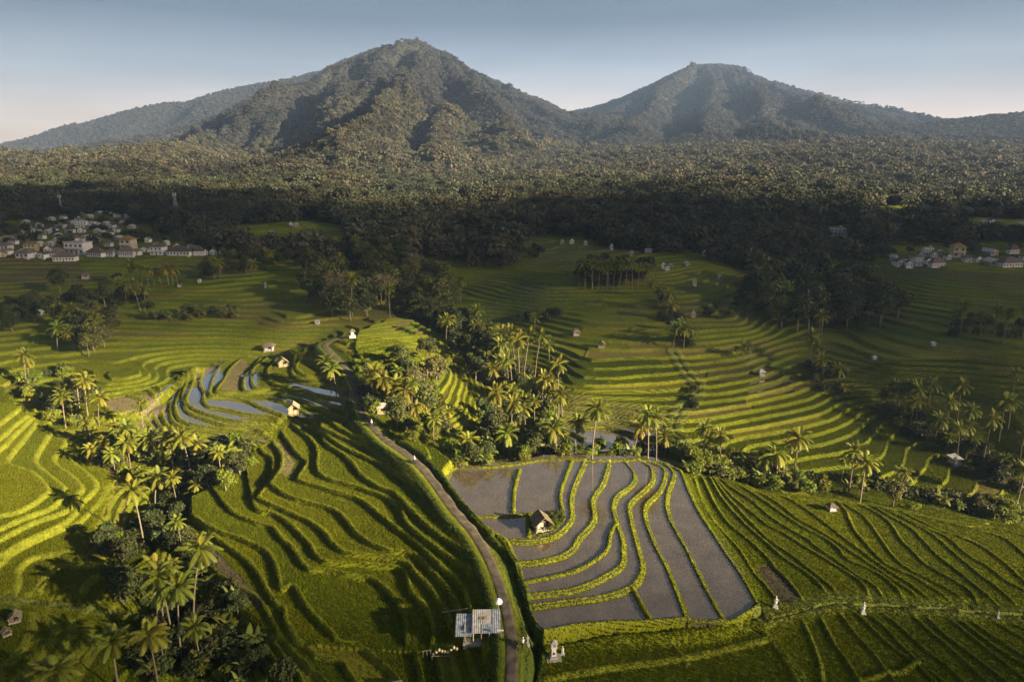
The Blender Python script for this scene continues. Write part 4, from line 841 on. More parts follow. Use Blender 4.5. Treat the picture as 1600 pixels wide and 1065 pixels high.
# build and link
sh = sorted((i for i, p in enumerate(PLANTS) if p[0] in ('bush', 'dark_bush')), key=lambda i: -PLANTS[i][3]/PLANTS[i][2])
REST = [PLANTS[i] for i in sh[285:]]; _r = set(sh[285:]); PLANTS = [p for i, p in enumerate(PLANTS) if i not in _r]
ORD1 = 'first second third fourth fifth sixth seventh eighth ninth tenth eleventh twelfth thirteenth fourteenth fifteenth sixteenth seventeenth eighteenth nineteenth'.split()
TENS = {20: 'twent', 30: 'thirt', 40: 'fort', 50: 'fift', 60: 'sixt', 70: 'sevent', 80: 'eight', 90: 'ninet'}
def ordw(n):
    if n < 20: return ORD1[n-1]
    t, r = n//10*10, n % 10; return TENS[t]+('ieth' if r == 0 else 'y-'+ORD1[r-1])
root0 = {}
grp = {}
for i, p in enumerate(PLANTS): grp.setdefault((p[0], p[4]), []).append(i)
lab = {}
for (kind, zone), ids in grp.items():
    ids.sort(key=lambda i: proj(PLANTS[i][1], PLANTS[i][2], gz(PLANTS[i][1], PLANTS[i][2]))[0])
    for n, i in enumerate(ids): lab[i] = f'{LOOK[kind]} {zone}' if len(ids) == 1 else f'{LOOK[kind]}, {ordw(n+1)} from the left {zone}'
rp = random.Random(99)
for i, (kind, x, y, sc, zone, var) in enumerate(PLANTS):
    pr = PROTO[kind]; v = var if var is not None else rp.randrange(len(pr)); z = gz(x, y)-.05
    key = (kind, v)
    if key not in root0:
        o = empty(NAMES[kind], (x, y, z)); 
        for nm, me in pr[v][0]: link(nm, me, o)
        root0[key] = (o, kidmap(o))
    else:
        s0, km = root0[key]; o = copy_tree(s0, km)
    o.location = (x, y, z); o.rotation_euler = (0, 0, rp.random()*6.28); o.scale = (sc, sc, sc*(.92+.16*rp.random()))
    tag(o, lab[i], CATS[kind], f'{CATS[kind]}s {zone}')
print('plants', len(PLANTS), {k: sum(1 for p in PLANTS if p[0] == k) for k in PROTO})

print('T', '04_plants.py', round(time.time()-_t0, 1))
# ---------------------------------------------------------------- far forest: thousands of crowns, nobody could count them
def blob_mesh(name, seed, mat, n=150, lobes=6, size=.55):
    rng = np.random.default_rng(seed); L = []
    for i in range(lobes):
        a = rng.random()*6.28; L.append((math.cos(a)*.5*rng.random()**.5, math.sin(a)*.5*rng.random()**.5, .35+.5*rng.random(), .42+.2*rng.random(), .40+.15*rng.random()))
    me = crown_mesh(name, L, n, size*.32, mat, rng, .8); return me
def gn_scatter(name, pts, scl, protos, label, cat=None, seed=3):
    """one object: a set of points that carries tree crowns"""
    me = bpy.data.meshes.new(name); me.vertices.add(len(pts)); me.vertices.foreach_set('co', np.asarray(pts, np.float32).ravel())
    for nm, ar in (('sc', scl),):
        a = me.attributes.new(nm, 'FLOAT', 'POINT'); a.data.foreach_set('value', np.asarray(ar, np.float32))
    rng = np.random.default_rng(seed); a = me.attributes.new('rot', 'FLOAT', 'POINT'); a.data.foreach_set('value', (rng.random(len(pts))*6.28).astype(np.float32))
    a = me.attributes.new('pick', 'INT', 'POINT'); pp = np.asarray(pts); a.data.foreach_set('value', np.clip(((fbm(pp[:, 0]/70, pp[:, 1]/90, 3, 72)*.9+.5+rng.normal(size=len(pts))*.22)*len(protos)).astype(np.int32), 0, len(protos)-1))
    me.update(); o = link(name, me)
    ng = bpy.data.node_groups.new(name+'_nodes', 'GeometryNodeTree'); ng.interface.new_socket('Geometry', in_out='INPUT', socket_type='NodeSocketGeometry'); ng.interface.new_socket('Geometry', in_out='OUTPUT', socket_type='NodeSocketGeometry')
    gi = ng.nodes.new('NodeGroupInput'); go = ng.nodes.new('NodeGroupOutput'); jn = ng.nodes.new('GeometryNodeJoinGeometry')
    sa = ng.nodes.new('GeometryNodeInputNamedAttribute'); sa.data_type = 'FLOAT'; sa.inputs['Name'].default_value = 'sc'
    ra = ng.nodes.new('GeometryNodeInputNamedAttribute'); ra.data_type = 'FLOAT'; ra.inputs['Name'].default_value = 'rot'
    pa = ng.nodes.new('GeometryNodeInputNamedAttribute'); pa.data_type = 'INT'; pa.inputs['Name'].default_value = 'pick'
    cx = ng.nodes.new('ShaderNodeCombineXYZ'); ng.links.new(ra.outputs['Attribute'], cx.inputs['Z'])
    for k, pm in enumerate(protos):
        po = bpy.data.objects.new(pm.name+'_source', pm)        # never linked to the scene: only the node tree uses it
        oi = ng.nodes.new('GeometryNodeObjectInfo'); oi.inputs['Object'].default_value = po; oi.inputs['As Instance'].default_value = True
        cm = ng.nodes.new('FunctionNodeCompare'); cm.data_type = 'INT'; cm.operation = 'EQUAL'; ng.links.new(pa.outputs['Attribute'], cm.inputs[2]); cm.inputs[3].default_value = k
        ip = ng.nodes.new('GeometryNodeInstanceOnPoints'); ng.links.new(gi.outputs[0], ip.inputs['Points']); ng.links.new(cm.outputs[0], ip.inputs['Selection']); ng.links.new(oi.outputs['Geometry'], ip.inputs['Instance'])
        ng.links.new(cx.outputs[0], ip.inputs['Rotation']); ng.links.new(sa.outputs['Attribute'], ip.inputs['Scale']); ng.links.new(ip.outputs[0], jn.inputs[0])
    ng.links.new(jn.outputs[0], go.inputs[0]); md = o.modifiers.new('scatter', 'NODES'); md.node_group = ng
    tag(o, label, cat, kind='stuff'); return o
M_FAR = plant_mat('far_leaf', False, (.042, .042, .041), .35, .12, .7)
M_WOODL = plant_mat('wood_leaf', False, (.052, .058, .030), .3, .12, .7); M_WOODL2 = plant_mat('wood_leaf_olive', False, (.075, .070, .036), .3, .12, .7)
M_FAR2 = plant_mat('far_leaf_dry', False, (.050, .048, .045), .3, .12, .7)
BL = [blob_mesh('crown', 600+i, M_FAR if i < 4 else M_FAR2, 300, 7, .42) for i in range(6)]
M_FOOT = plant_mat('foothill_leaf_sunlit', False, (.085, .077, .045), .4, .15, .7); M_FOOT2 = plant_mat('foothill_leaf_dark', False, (.055, .056, .036), .3, .12, .7)  # main foothill leaf coloured brighter, the strip's sunlight put into its tone
BLf = [blob_mesh('crown', 630+i, M_FOOT if i in (0, 2, 3) else M_FOOT2, 300, 7, .40) for i in range(5)]
BLm = [blob_mesh('crown', 650+i, M_WOODL if i < 4 else M_WOODL2, 620, 9, .30) for i in range(6)]
# open places left free of forest (image polygons on the ground)
CLEAR = [P(s) for s in ('360,352 470,346 545,352 560,392 400,392 370,378', '800,368 880,370 1000,392 1100,400 1180,440 960,452 830,440 810,420', '640,400 720,415 715,445 660,440',
 '-50,398 400,398 400,460 -50,460', '1200,410 1700,410 1700,470 1300,430', '1355,322 1465,322 1460,338 1350,338', '-60,384 310,384 310,400 -60,400', '1385,400 1700,400 1700,412 1400,412', '430,375 560,375 560,396 430,396', '1290,352 1340,352 1345,380 1290,380', '1440,340 1700,345 1700,368 1500,365')]
def vis_clear(x, y, z):
    u, v = proj(x, y, z); m = np.zeros(x.shape, bool)
    for c in CLEAR: m |= inpoly(u, v, c)
    return m
rng = np.random.default_rng(12)
def ringpts(y0, y1, sp):
    area = .5*(y1*y1-y0*y0)*2*.90; n = int(area/(sp*sp)); y = np.sqrt(rng.random(n)*(y1*y1-y0*y0)+y0*y0); x = (rng.random(n)*2-1)*.90*y; return x, y
def forest(y0, y1, sp, sc, dark):
    x, y = ringpts(y0, y1, sp); z = Hs(x, y)-(.4 if y0 > 900 else .2); m = ~vis_clear(x, y, z)
    u, v = proj(x, y, z); m &= (v < 405) | inpoly(u, v, P('560,395 650,398 715,420 725,470 800,470 905,440 800,400')) | inpoly(u, v, P('1080,395 1230,402 1400,398 1330,432 1180,432'))
    x, y, z = x[m], y[m], z[m]
    s = sc*(.5+.55*rng.random(len(x))+.9*rng.random(len(x))**6)*(1+.3*fbm(x/60, y/60, 2, 71))
    if y0 < 700:
        u, v = proj(x, y, z); vil = inpoly(u, v, P('-60,352 60,340 170,330 210,340 250,360 330,385 330,412 -60,412')) | inpoly(u, v, P('1385,384 1480,378 1700,378 1700,412 1400,414')); k = (~vil) | (rng.random(len(x)) < .2); s = np.where(vil, s*.55, s); x, y, z, s = x[k], y[k], z[k], s[k]
    return np.stack([x, y, z-s*.12], -1), s
a1, s1 = forest(360, 640, 7.2, 7.0, 1); a2, s2 = forest(640, 1000, 8.4, 8.0, 1)
gn_scatter('forest', np.vstack([a1, a2]), np.concatenate([s1, s2]), BLm, 'dark shaded forest filling the plain behind the fields')
b1, t1 = forest(1000, 1700, 7.8, 7.8, 0); b2, t2 = forest(1700, 2600, 5.5, 5.2, 0); b3, t3 = forest(2600, 4100, 6.4, 5.8, 0)
gn_scatter('foothill_forest', b1, t1, BLf, 'warm sunlit forest strip at the foot of the mountains')
gn_scatter('mountain_forest', np.vstack([b2, b3]), np.concatenate([t2, t3]), BL, 'grey green forest of fine bushy crowns covering both mountains')
print('forest', len(a1), len(a2), len(b1), len(b2), len(b3))
rp_ = np.array([(p[1], p[2], gz(p[1], p[2])-.05) for p in REST])
gn_scatter('undergrowth', rp_, np.array([p[3] for p in REST]), [pr[0][1][1] for pr in PROTO['dark_bush']], 'low dark undergrowth filling the farther groves', seed=9)
# ---------------------------------------------------------------- rice leaves on the near plots and seedlings in the paddies
def tuft_mesh(name, pts, hgt, wid, col, mat, nb=3, lean=.25, sd=1):
    rg = np.random.default_rng(sd); n = len(pts); V = []; 
    P_ = np.asarray(pts); out = np.zeros((n, nb, 3, 3)); 
    for b in range(nb):
        a = rg.random(n)*6.28; h = hgt*(.7+.6*rg.random(n)); w = wid*(.7+.6*rg.random(n)); la = rg.random(n)*6.28; ll = lean*h*rg.random(n)
        dx, dy = np.cos(a)*w, np.sin(a)*w
        out[:, b, 0] = P_+np.stack([-dx, -dy, 0*a-.03], 1); out[:, b, 1] = P_+np.stack([dx, dy, 0*a-.03], 1); out[:, b, 2] = P_+np.stack([np.cos(la)*ll, np.sin(la)*ll, h], 1)
    C_ = np.repeat(col, nb*3, 0); return nmesh(name, out.reshape(-1, 3), np.arange(n*nb*3).reshape(-1, 3), mat, C_)
def rice(n, ymax, seed):
    rg = np.random.default_rng(seed); y = np.sqrt(rg.random(n)*(ymax**2-72**2)+72**2); x = (rg.random(n)*2-1)*1.05*y
    j = np.clip(np.searchsorted(ys, y), 0, NR-1); i = np.clip(np.round((x/ys[j]+SX)/(2*SX)*(NC-1)).astype(int), 0, NC-1)
    ok = (~wet[j, i]) & (dR[j, i] > 1.9) & ~((dD[j, i] < .5)); j, i, x, y = j[ok], i[ok], x[ok], y[ok]
    c = Cg[j, i]*(.75+.6*rg.random((len(j), 1))); keep = ~((c[:, 0] > c[:, 1]*.98) & (rg.random(len(c)) < .8)); j, i, x, y, c = j[keep], i[keep], x[keep], y[keep], c[keep]
    return np.stack([x, y, Z[j, i]], 1), c, np.where(bund[j, i] > .5, .17, np.where((fam[j, i] == FI['C']) | (fam[j, i] == FI['D']), .20, .25))
pts_, c_, h_ = rice(1100000, 230, 5)
tag(link('rice', tuft_mesh('rice', pts_, h_, .09, c_, M_RICE)), 'green rice and grass growing on the terraces', 'rice', kind='stuff')
rg = np.random.default_rng(8); bx0 = [p[0] for p in FAM['B']['wpoly']]; by0 = [p[1] for p in FAM['B']['wpoly']]
gx1, gy1 = np.meshgrid(np.arange(min(bx0), max(bx0), .36), np.arange(min(by0), max(by0), .24)); x = gx1.ravel()+rg.normal(size=gx1.size)*.035; y = gy1.ravel()+rg.normal(size=gx1.size)*.05
j = np.clip(np.searchsorted(ys, y), 0, NR-1); i = np.clip(np.round((x/ys[j]+SX)/(2*SX)*(NC-1)).astype(int), 0, NC-1); ok = pad[j, i] & (rg.random(len(x)) < .9); x, y, j, i = x[ok], y[ok], j[ok], i[ok]
tag(link('seedlings', tuft_mesh('seedlings', np.stack([x, y, LV[j, i]+.04], 1), .20, .035, np.array([[.15, .13, .07]])*(.7+.6*rg.random((len(x), 1))), M_RICE, 2, .4)), 'rows of young rice seedlings standing in the flooded paddies', 'seedlings', kind='stuff')
print('tufts', len(pts_), len(x))

print('T', '05_mass.py', round(time.time()-_t0, 1))
# ---------------------------------------------------------------- buildings and small things
M_THATCH = simple('thatch', (.17, .13, .08), 1, .4, 3, .8, .05, col2=(.30, .25, .16), rnd=.2)
M_TILE = simple('old_roof_tile', (.11, .085, .07), .9, .35, 2.5, .6, .1, col2=(.19, .15, .12), rnd=.35)
M_OCHRE = simple('ochre_roof_tile', (.24, .15, .06), .9, .3, 2.5, .6, .1, rnd=.25)
M_WHITEW = simple('white_plaster', (.60, .58, .55), .85, .15, 1.5, .1, .2, rnd=.18)
M_TANW = simple('tan_plaster', (.42, .35, .25), .85, .2, 1.5, .1, .2, rnd=.2)
M_YELW = simple('yellow_plaster', (.36, .28, .12), .85, .2, 1.5, .1, .2, rnd=.15)
M_GLASS = simple('dark_window', (.03, .032, .035), .25, .2, 2, 0, .5)
M_WOOD = simple('weathered_wood', (.16, .11, .07), .9, .35, 6, .5, .1)
M_PALEWOOD = simple('pale_wood', (.32, .26, .17), .85, .25, 6, .4, .1)
M_TIN = simple('rusty_blue_tin', (.17, .22, .30), .45, .35, 1.3, .4, .5, col2=(.42, .44, .46), dist=.03)
M_TIN2 = simple('pale_tin', (.42, .42, .42), .45, .3, 1.6, .4, .5, col2=(.55, .50, .45), dist=.03)
M_STONE = simple('grey_stone', (.34, .31, .27), .95, .3, 4, .6, .1)
M_WSTONE = simple('white_stone', (.62, .60, .54), .9, .2, 5, .4, .15)
M_STEEL = simple('galvanised_steel', (.26, .27, .29), .5, .2, 3, .1, .4, metal=.3)
M_CLOTH = simple('white_cloth', (.78, .78, .76), .9, .08, 6, .2, .1)
M_YCLOTH = simple('cream_sack', (.66, .55, .30), .9, .15, 6, .3, .1)
M_SKIN = simple('skin', (.32, .19, .12), .6, .1, 6, 0, .3)
M_TROUSER = simple('dark_trousers', (.04, .045, .06), .9, .2, 8, .1, .1)
M_PAINT = simple('dark_paint', (.05, .05, .06), .35, .1, 5, 0, .5)
M_RUBBER = simple('black_rubber', (.02, .02, .02), .8, .1, 5, 0, .2)
def hiproof(m, w, d, z, h, ov=.5, ridge=.35, th=.14):
    a, b = w/2+ov, d/2+ov; r = w/2*ridge
    V = [(-a, -b, z), (a, -b, z), (a, b, z), (-a, b, z), (-r, 0, z+h), (r, 0, z+h)]
    V += [(p[0], p[1], p[2]-th) for p in V[:4]]
    return m.add(V, [(0, 1, 5, 4), (1, 2, 5), (2, 3, 4, 5), (3, 0, 4), (6, 7, 1, 0), (7, 8, 2, 1), (8, 9, 3, 2), (9, 6, 0, 3), (9, 8, 7, 6)])
def gable(m, w, d, z, h, ov=.4, th=.16):
    """ridge along y; gable faces the camera side"""
    a, b = w/2+ov, d/2+ov; s = h/(w/2); lo = z-ov*s
    for sg in (-1, 1):
        V = [(0, -b, z+h), (sg*a, -b, lo), (sg*a, b, lo), (0, b, z+h)]; V += [(p[0], p[1], p[2]-th) for p in V]
        m.add(V, [(0, 1, 2, 3), (7, 6, 5, 4), (0, 4, 5, 1), (1, 5, 6, 2), (2, 6, 7, 3)])
    return m
def house(style, wallm, roofm, w=8., d=6., h=2.8, storeys=1):
    o = empty('house', (0, 0, 0)); H = h*storeys; wl = MB().box((0, 0, -1.5), (w, d, H+1.5))
    if storeys == 2: wl.box((0, 0, h-.1), (w+.5, d+.5, .22))
    wl.build('wall', wallm, o); r = MB()
    if style == 'hip': hiproof(r, w, d, H, w*.22, .7, .3)
    elif style == 'pyr': hiproof(r, w, d, H, w*.36, .7, .03)
    elif style == 'gab': gable(r, w, d, H, w*.24); wl2 = [MB().add([(-w/2, yy, H), (w/2, yy, H), (0, yy, H+w*.24-.17), (-w/2, yy+.12, H), (w/2, yy+.12, H), (0, yy+.12, H+w*.24-.17)], [(0, 1, 2), (5, 4, 3), (1, 4, 5, 2), (3, 0, 2, 5)]).build('gable', wallm, o) for yy in (-d/2+.003, d/2-.123)]
    else:
        r.box((0, 0, H), (w+.6, d+.6, .25)); r.box((0, -d/2-.25, H+.25), (w+.6, .1, .5)); r.box((w*.25, 0, H+.25), (2.2, 2, 1.5))
    r.build('roof', roofm, o)
    n = max(2, int(w/2.4))
    for s_ in range(storeys):
        for i in range(n):
            x = (i+.5)/n*w-w/2
            if s_ == 0 and i == n//2:
                MB().box((x, -d/2-.03, 0), (1.0, .1, 2.1)).build('door', M_WOOD, o); continue
            f = MB(); z = .9+s_*h; f.box((x, -d/2-.02, z), (1.15, .08, 1.2)); f.build('window', M_GLASS, o)
    if storeys == 2:
        b = MB(); b.box((0, -d/2-.7, h), (w*.9, 1.3, .12)); 
        for i in range(int(w)): b.box((-w*.44+i*w*.88/(int(w)-1), -d/2-1.3, h+.12), (.08, .08, .8))
        b.box((0, -d/2-1.3, h+.92), (w*.9, .1, .08)); b.build('balcony', M_WHITEW, o)
    return o
HP = {'whip': house('hip', M_WHITEW, M_TILE), 'wgab': house('gab', M_WHITEW, M_TILE, 6.5, 7), 'tgab': house('gab', M_TANW, M_THATCH, 6.5, 7), 'wtwo': house('hip', M_WHITEW, M_TILE, 9, 7, 2.9, 2), 'long': house('hip', M_WHITEW, M_TILE, 17, 7, 3.0),
      'yel': house('hip', M_YELW, M_TILE, 8, 6, 2.9, 2), 'pyr': house('pyr', M_TANW, M_OCHRE, 6, 6, 2.8, 2), 'flat': house('flat', M_WHITEW, M_STONE, 11, 7, 3.0, 2), 'tin': house('gab', M_TANW, M_TIN2, 6, 7, 2.3), 'joglo': house('pyr', M_TANW, M_THATCH, 9, 8, 2.2)}
WID = dict(whip=8, wgab=6.5, tgab=6.5, wtwo=9, long=17, yel=8, pyr=6, flat=11, tin=6, joglo=9)
HL = dict(whip='white house with dark hipped roof', wgab='small white gabled house', tgab='tan house with thatched gable', wtwo='two storey white house', long='long low white building', yel='two storey yellow house', pyr='tan house with ochre pyramid roof', flat='flat roofed pale building', tin='small pale tin roofed house', joglo='tan hall with tall pointed roof')
HK = {k: kidmap(o) for k, o in HP.items()}; hused = {}
HOUSES = []
def hs(zone, s):
    for it in s.split(';'):
        it = it.split()
        if it: HOUSES.append((it[0], float(it[1]), float(it[2]), float(it[3])*(.9 if 'village' in zone else .72), zone))
hs('in the western village', 'tgab 8 376 16;whip 8 387 20;tgab 4 400 14;tin 37 373 16;yel 50 392 18;whip 42 402 26;long 92 401 26;flat 124 394 36;long 103 406 36;long 152 399 34;whip 176 399 16;pyr 202 390 19;long 200 400 28;whip 170 384 12;wgab 228 392 14;wtwo 249 398 22;long 283 399 42;'
 'tin 80 343 9;wgab 100 341 9;whip 118 341 10;tin 140 341 9;wgab 183 339 8;wgab 200 339 8;tin 40 348 10;whip 92 350 12;tin 110 348 10;flat 128 354 18;wgab 151 352 9;wgab 57 361 11;tin 74 363 10;long 110 363 16;tin 90 369 10;whip 112 373 14;tin 136 375 12;wgab 91 378 10;tin 80 383 12;wgab 122 346 9;tin 140 357 10;tin 166 351 9;wgab 176 355 9;tin 161 366 10;wgab 172 367 9;wgab 62 353 9;tin 30 363 10;whip 66 372 11;wgab 132 383 10;tin 148 345 8;wgab 70 345 8;tin 156 334 8;whip 190 347 9;wgab 104 356 9;tin 50 368 9;whip 22 380 12;wgab 76 392 11;tin 62 384 10;wgab 322 398 7;wgab 350 398 10;tin 372 397 10;wgab 382 396 8;wgab 232 378 8;tin 260 381 8;long 305 397 16;wgab 335 397 12;tin 362 396 12;wgab 12 398 13;tin 34 398 12;wgab 70 402 13;wgab 118 377 10;tin 150 377 10;wgab 84 360 10;wgab 128 362 11;tin 152 362 9;wgab 96 334 8;tin 112 333 8;wgab 130 335 8;wgab 170 334 8;tin 44 355 9;wgab 24 372 11;wgab 182 361 9;tin 206 356 9;wgab 212 372 10;tin 186 374 10;wgab 145 351 9;long 312 399 18;wgab 392 397 9;wgab 404 399 8;whip 214 399 14;wgab 298 390 8;tin 276 388 9;wgab 245 387 8')
hs('beside the pointed halls', 'joglo 465 386 22;joglo 490 387 16;joglo 508 386 20;wgab 440 386 9;tin 552 386 10;wgab 535 395 12;long 470 397 34;tin 525 399 14;wgab 448 396 9')
hs('at the edge of the dark forest', 'flat 410 324 12;wgab 425 366 9;wgab 455 352 7;tin 463 353 9;wgab 415 447 5;wgab 620 392 7')
hs('in the eastern village', 'flat 1307 366 24;wgab 1323 370 10;wgab 1313 376 8;tin 1272 364 14;tin 1290 372 9;wgab 1403 413 14;whip 1420 408 14;wgab 1420 416 10;wtwo 1434 413 13;flat 1448 398 16;wgab 1447 411 10;long 1463 416 26;wgab 1480 404 9;pyr 1495 399 19;whip 1511 409 15;wgab 1524 409 12;tin 1550 412 20;long 1577 415 38;tin 1545 395 18;long 1582 395 20;wgab 1459 400 9;tin 1396 406 9;wgab 1548 347 10;tin 1538 348 9;tin 1598 353 10;whip 1600 404 14;tin 1470 395 9;wgab 1436 402 9')
hs('on the slope between the groves', 'wgab 1155 376 8;tin 1166 379 9;tin 1176 373 9;wgab 1183 388 11;tin 878 380 7;wgab 893 379 9;tin 915 382 7;wgab 955 388 6;long 1013 392 15;tin 987 397 8;long 1130 397 20;wgab 1100 398 7;wgab 1036 419 8;tin 1047 419 10;whip 1042 423 8;tin 1073 414 10;tin 1125 437 8;tin 1085 443 8;tin 1083 495 9;wgab 1150 385 8')
order = {}
for i, h_ in enumerate(HOUSES): order.setdefault((h_[0], h_[4]), []).append(i)
hlab = {}
for (k, z), ids in order.items():
    ids.sort(key=lambda i: HOUSES[i][1])
    for n, i in enumerate(ids): hlab[i] = f'{HL[k]} {z}' if len(ids) == 1 else f'{HL[k]}, {ordw(n+1)} from the left {z}'
for i, (k, u, v, wpx, zone) in enumerate(HOUSES):
    x, y = unproj(u, v); z = gz(x, y); zc = y*cp-(z-CAMZ)*sp; wid = wpx*zc/F; s_ = wid/WID[k]
    if k in hused: o = copy_tree(HP[k], HK[k])
    else: o = HP[k]; hused[k] = 1
    o.location = (x, y, z+.1); o.rotation_euler = (0, 0, rp.uniform(-.35, .35)); o.scale = (s_, s_, min(max(s_, .75), 1.25)); tag(o, hlab[i], 'house', f'houses {zone}')
# lattice towers
def tower(u, v, h, label, wd=3.2):
    x, y = unproj(u, v); z = gz(x, y)-1; o = empty('lattice_tower', (x, y, z)); m = MB(); n = 10
    cor = lambda t: wd/2*(1-t*.72)
    for sx, sy in ((-1, -1), (1, -1), (1, 1), (-1, 1)): MB().tube([(sx*cor(0), sy*cor(0), 0), (sx*cor(1), sy*cor(1), h)], .10, 4).build('leg', M_STEEL, o)
    for i in range(n):
        t0, t1 = i/n, (i+1)/n; c = ((-1, -1), (1, -1), (1, 1), (-1, 1))
        for k in range(4):
            a, b = c[k], c[(k+1) % 4]; m.tube([(a[0]*cor(t0), a[1]*cor(t0), t0*h), (b[0]*cor(t1), b[1]*cor(t1), t1*h)], .05, 4); m.tube([(a[0]*cor(t1), a[1]*cor(t1), t1*h), (b[0]*cor(t1), b[1]*cor(t1), t1*h)], .05, 4)
            m.tube([(b[0]*cor(t0), b[1]*cor(t0), t0*h), (a[0]*cor(t1), a[1]*cor(t1), t1*h)], .05, 4)
    m.build('bracing', M_STEEL, o); MB().box((0, 0, h), (2.2, 2.2, .25)).build('platform', M_STEEL, o)
    for k in range(3):
        a = k*2.1; MB().box((math.cos(a)*1.1, math.sin(a)*1.1, h-1.9), (.4, .4, 2.2), a).build('antenna', M_WHITEW, o)
    MB().tube([(0, 0, h), (0, 0, h+3)], .06, 4).build('mast', M_STEEL, o); tag(o, label, 'tower')
tower(278, 352, 24, 'tall grey lattice mast with aerials rising from the forest behind the western village', 3.4)
tower(97, 334, 17, 'thin short lattice mast at the forest edge left of the tall one', 1.6)
# field huts
def hut(u, v, wpx, label, wallm, roofm, rz=0., style='gable', open_=False, hs_=1.0, posts=True):
    x, y = unproj(u, v); z = gz(x, y); zc = y*cp-(z-CAMZ)*sp; w_ = wpx*(.98 if wpx == 25 else .74)*zc/F; d = w_*1.0; h = w_*.52*hs_
    o = empty('field_hut', (x, y, z), rz); MB().box((0, 0, -.4), (w_*1.05, d*1.05, .7)).build('floor', M_STONE, o)
    zz = .3
    if not open_:
        wl = MB(); wl.box((-w_*.40, 0, zz), (w_*.06, d*.8, h)); wl.box((w_*.40, 0, zz), (w_*.06, d*.8, h)); wl.box((0, d*.40, zz), (w_*.74, d*.06, h)); wl.box((-w_*.2, -d*.40, zz), (w_*.34, d*.06, h)); wl.box((w_*.2, -d*.40, zz), (w_*.34, d*.06, h*.4)); wl.build('wall', wallm, o)
        MB().box((w_*.2, -d*.30, zz+h*.35), (w_*.30, .06, h*.5)).build('window', M_GLASS, o)
    else: MB().box((0, 0, zz), (w_*.8, d*.8, h*.3)).build('platform', wallm, o)
    for sx in (-1, 1):
        for sy in (-1, 1): MB().tube([(sx*w_*.46, sy*d*.46, 0), (sx*w_*.46, sy*d*.46, zz+h)], w_*.025+.02, 6).build('post', M_PALEWOOD, o)
    r = MB()
    if style == 'gable':
        gable(r, w_*1.0, d*1.0, zz+h, w_*.42, w_*.12, .14); MB().add([(-w_*.5, -d*.42, zz+h), (w_*.5, -d*.42, zz+h), (0, -d*.42, zz+h+w_*.40)], [(0, 1, 2)]).build('gable', M_WOOD if wallm is not M_YELW else M_YELW, o)
    elif style == 'shed':
        m_ = r; a = w_*.62; b = d*.6; m_.add([(-a, -b, zz+h), (a, -b, zz+h), (a, b, zz+h*1.45), (-a, b, zz+h*1.45), (-a, -b, zz+h-.08), (a, -b, zz+h-.08), (a, b, zz+h*1.45-.08), (-a, b, zz+h*1.45-.08)], [(0, 1, 2, 3), (7, 6, 5, 4), (0, 4, 5, 1), (1, 5, 6, 2), (2, 6, 7, 3), (3, 7, 4, 0)])
    else: hiproof(r, w_, d, zz+h, w_*.42, w_*.14, .25)
    r.build('roof', roofm, o); tag(o, label, 'hut', 'field huts'); return o
hut(846, 826, 25, 'small thatched hut with pale walls standing among the flooded paddies', M_TANW, M_THATCH, .3)
hut(441, 564, 19, 'pale yellow hut with a bright gabled roof above the western flooded terraces', M_YELW, M_PALEWOOD, .5)
hut(459, 643, 20, 'yellow gabled hut on the bank just below the long flooded terraces', M_YELW, M_PALEWOOD, .25)
hut(421, 546, 18, 'low shed with pale base and bushes, left of the bright yellow hut', M_WHITEW, M_TILE, 0, 'hip')
hut(596, 645, 16, 'tall plank stall with grey tin roof among the roadside palms', M_YELW, M_TIN2, .1, 'shed', hs_=1.5)
hut(1299, 797, 15, 'small white hut with brown pyramid roof at the top of the eastern terraces', M_WHITEW, M_TILE, .1, 'hip')
hut(1491, 723, 19, 'low shed with pale rusty roof beside the eastern ravine', M_TANW, M_TIN2, .3, 'shed')
hut(900, 521, 13, 'thatched field hut on the middle terraces left of the open shelter', M_TANW, M_THATCH, .1, 'hip')
hut(940, 540, 13, 'open shelter on pale posts in the curved middle fields', M_PALEWOOD, M_THATCH, -.1, 'gable', True)
hut(1189, 585, 12, 'small grey shed beside the bright pool on the eastern slope', M_STONE, M_TIN2, .1, 'hip')
hut(833, 499, 8, 'tiny hut under the trees above the middle ravine', M_WHITEW, M_THATCH, 0, 'hip')
hut(1366, 559, 8, 'tiny white hut on the dark eastern terraces, nearer of the two', M_WHITEW, M_TIN2, 0, 'hip')
hut(1458, 538, 8, 'tiny white hut on the dark eastern terraces, farther of the two', M_WHITEW, M_TIN2, 0, 'shed')
hut(62, 491, 11, 'low hut with pale roof in the shaded far western field', M_WHITEW, M_TIN2, .2, 'gable')
hut(134, 434, 12, 'small brown roofed hut alone in the green field below the western village', M_TANW, M_TILE, .2, 'hip')
hut(281, 447, 7, 'tiny white hut at the foot of the tall palm grove', M_WHITEW, M_TILE, 0, 'gable')
hut(312, 441, 6, 'tiny pale shelter right of the tall palm grove', M_WHITEW, M_TIN2, 0, 'gable')
hut(496, 503, 8, 'small white hut at the corner of the wood above the road', M_WHITEW, M_TIN2, 0, 'shed')
hut(24, 968, 20, 'brown thatched hut on the dark lower western terraces', M_WOOD, M_THATCH, .5)
hut(10, 990, 15, 'second smaller thatched hut just below the brown one at the western edge', M_WOOD, M_THATCH, .9, 'gable', True)
hut(616, 1072, 24, 'straw roofed hut cut by the lower edge of the view', M_WOOD, M_THATCH, .05, 'hip')
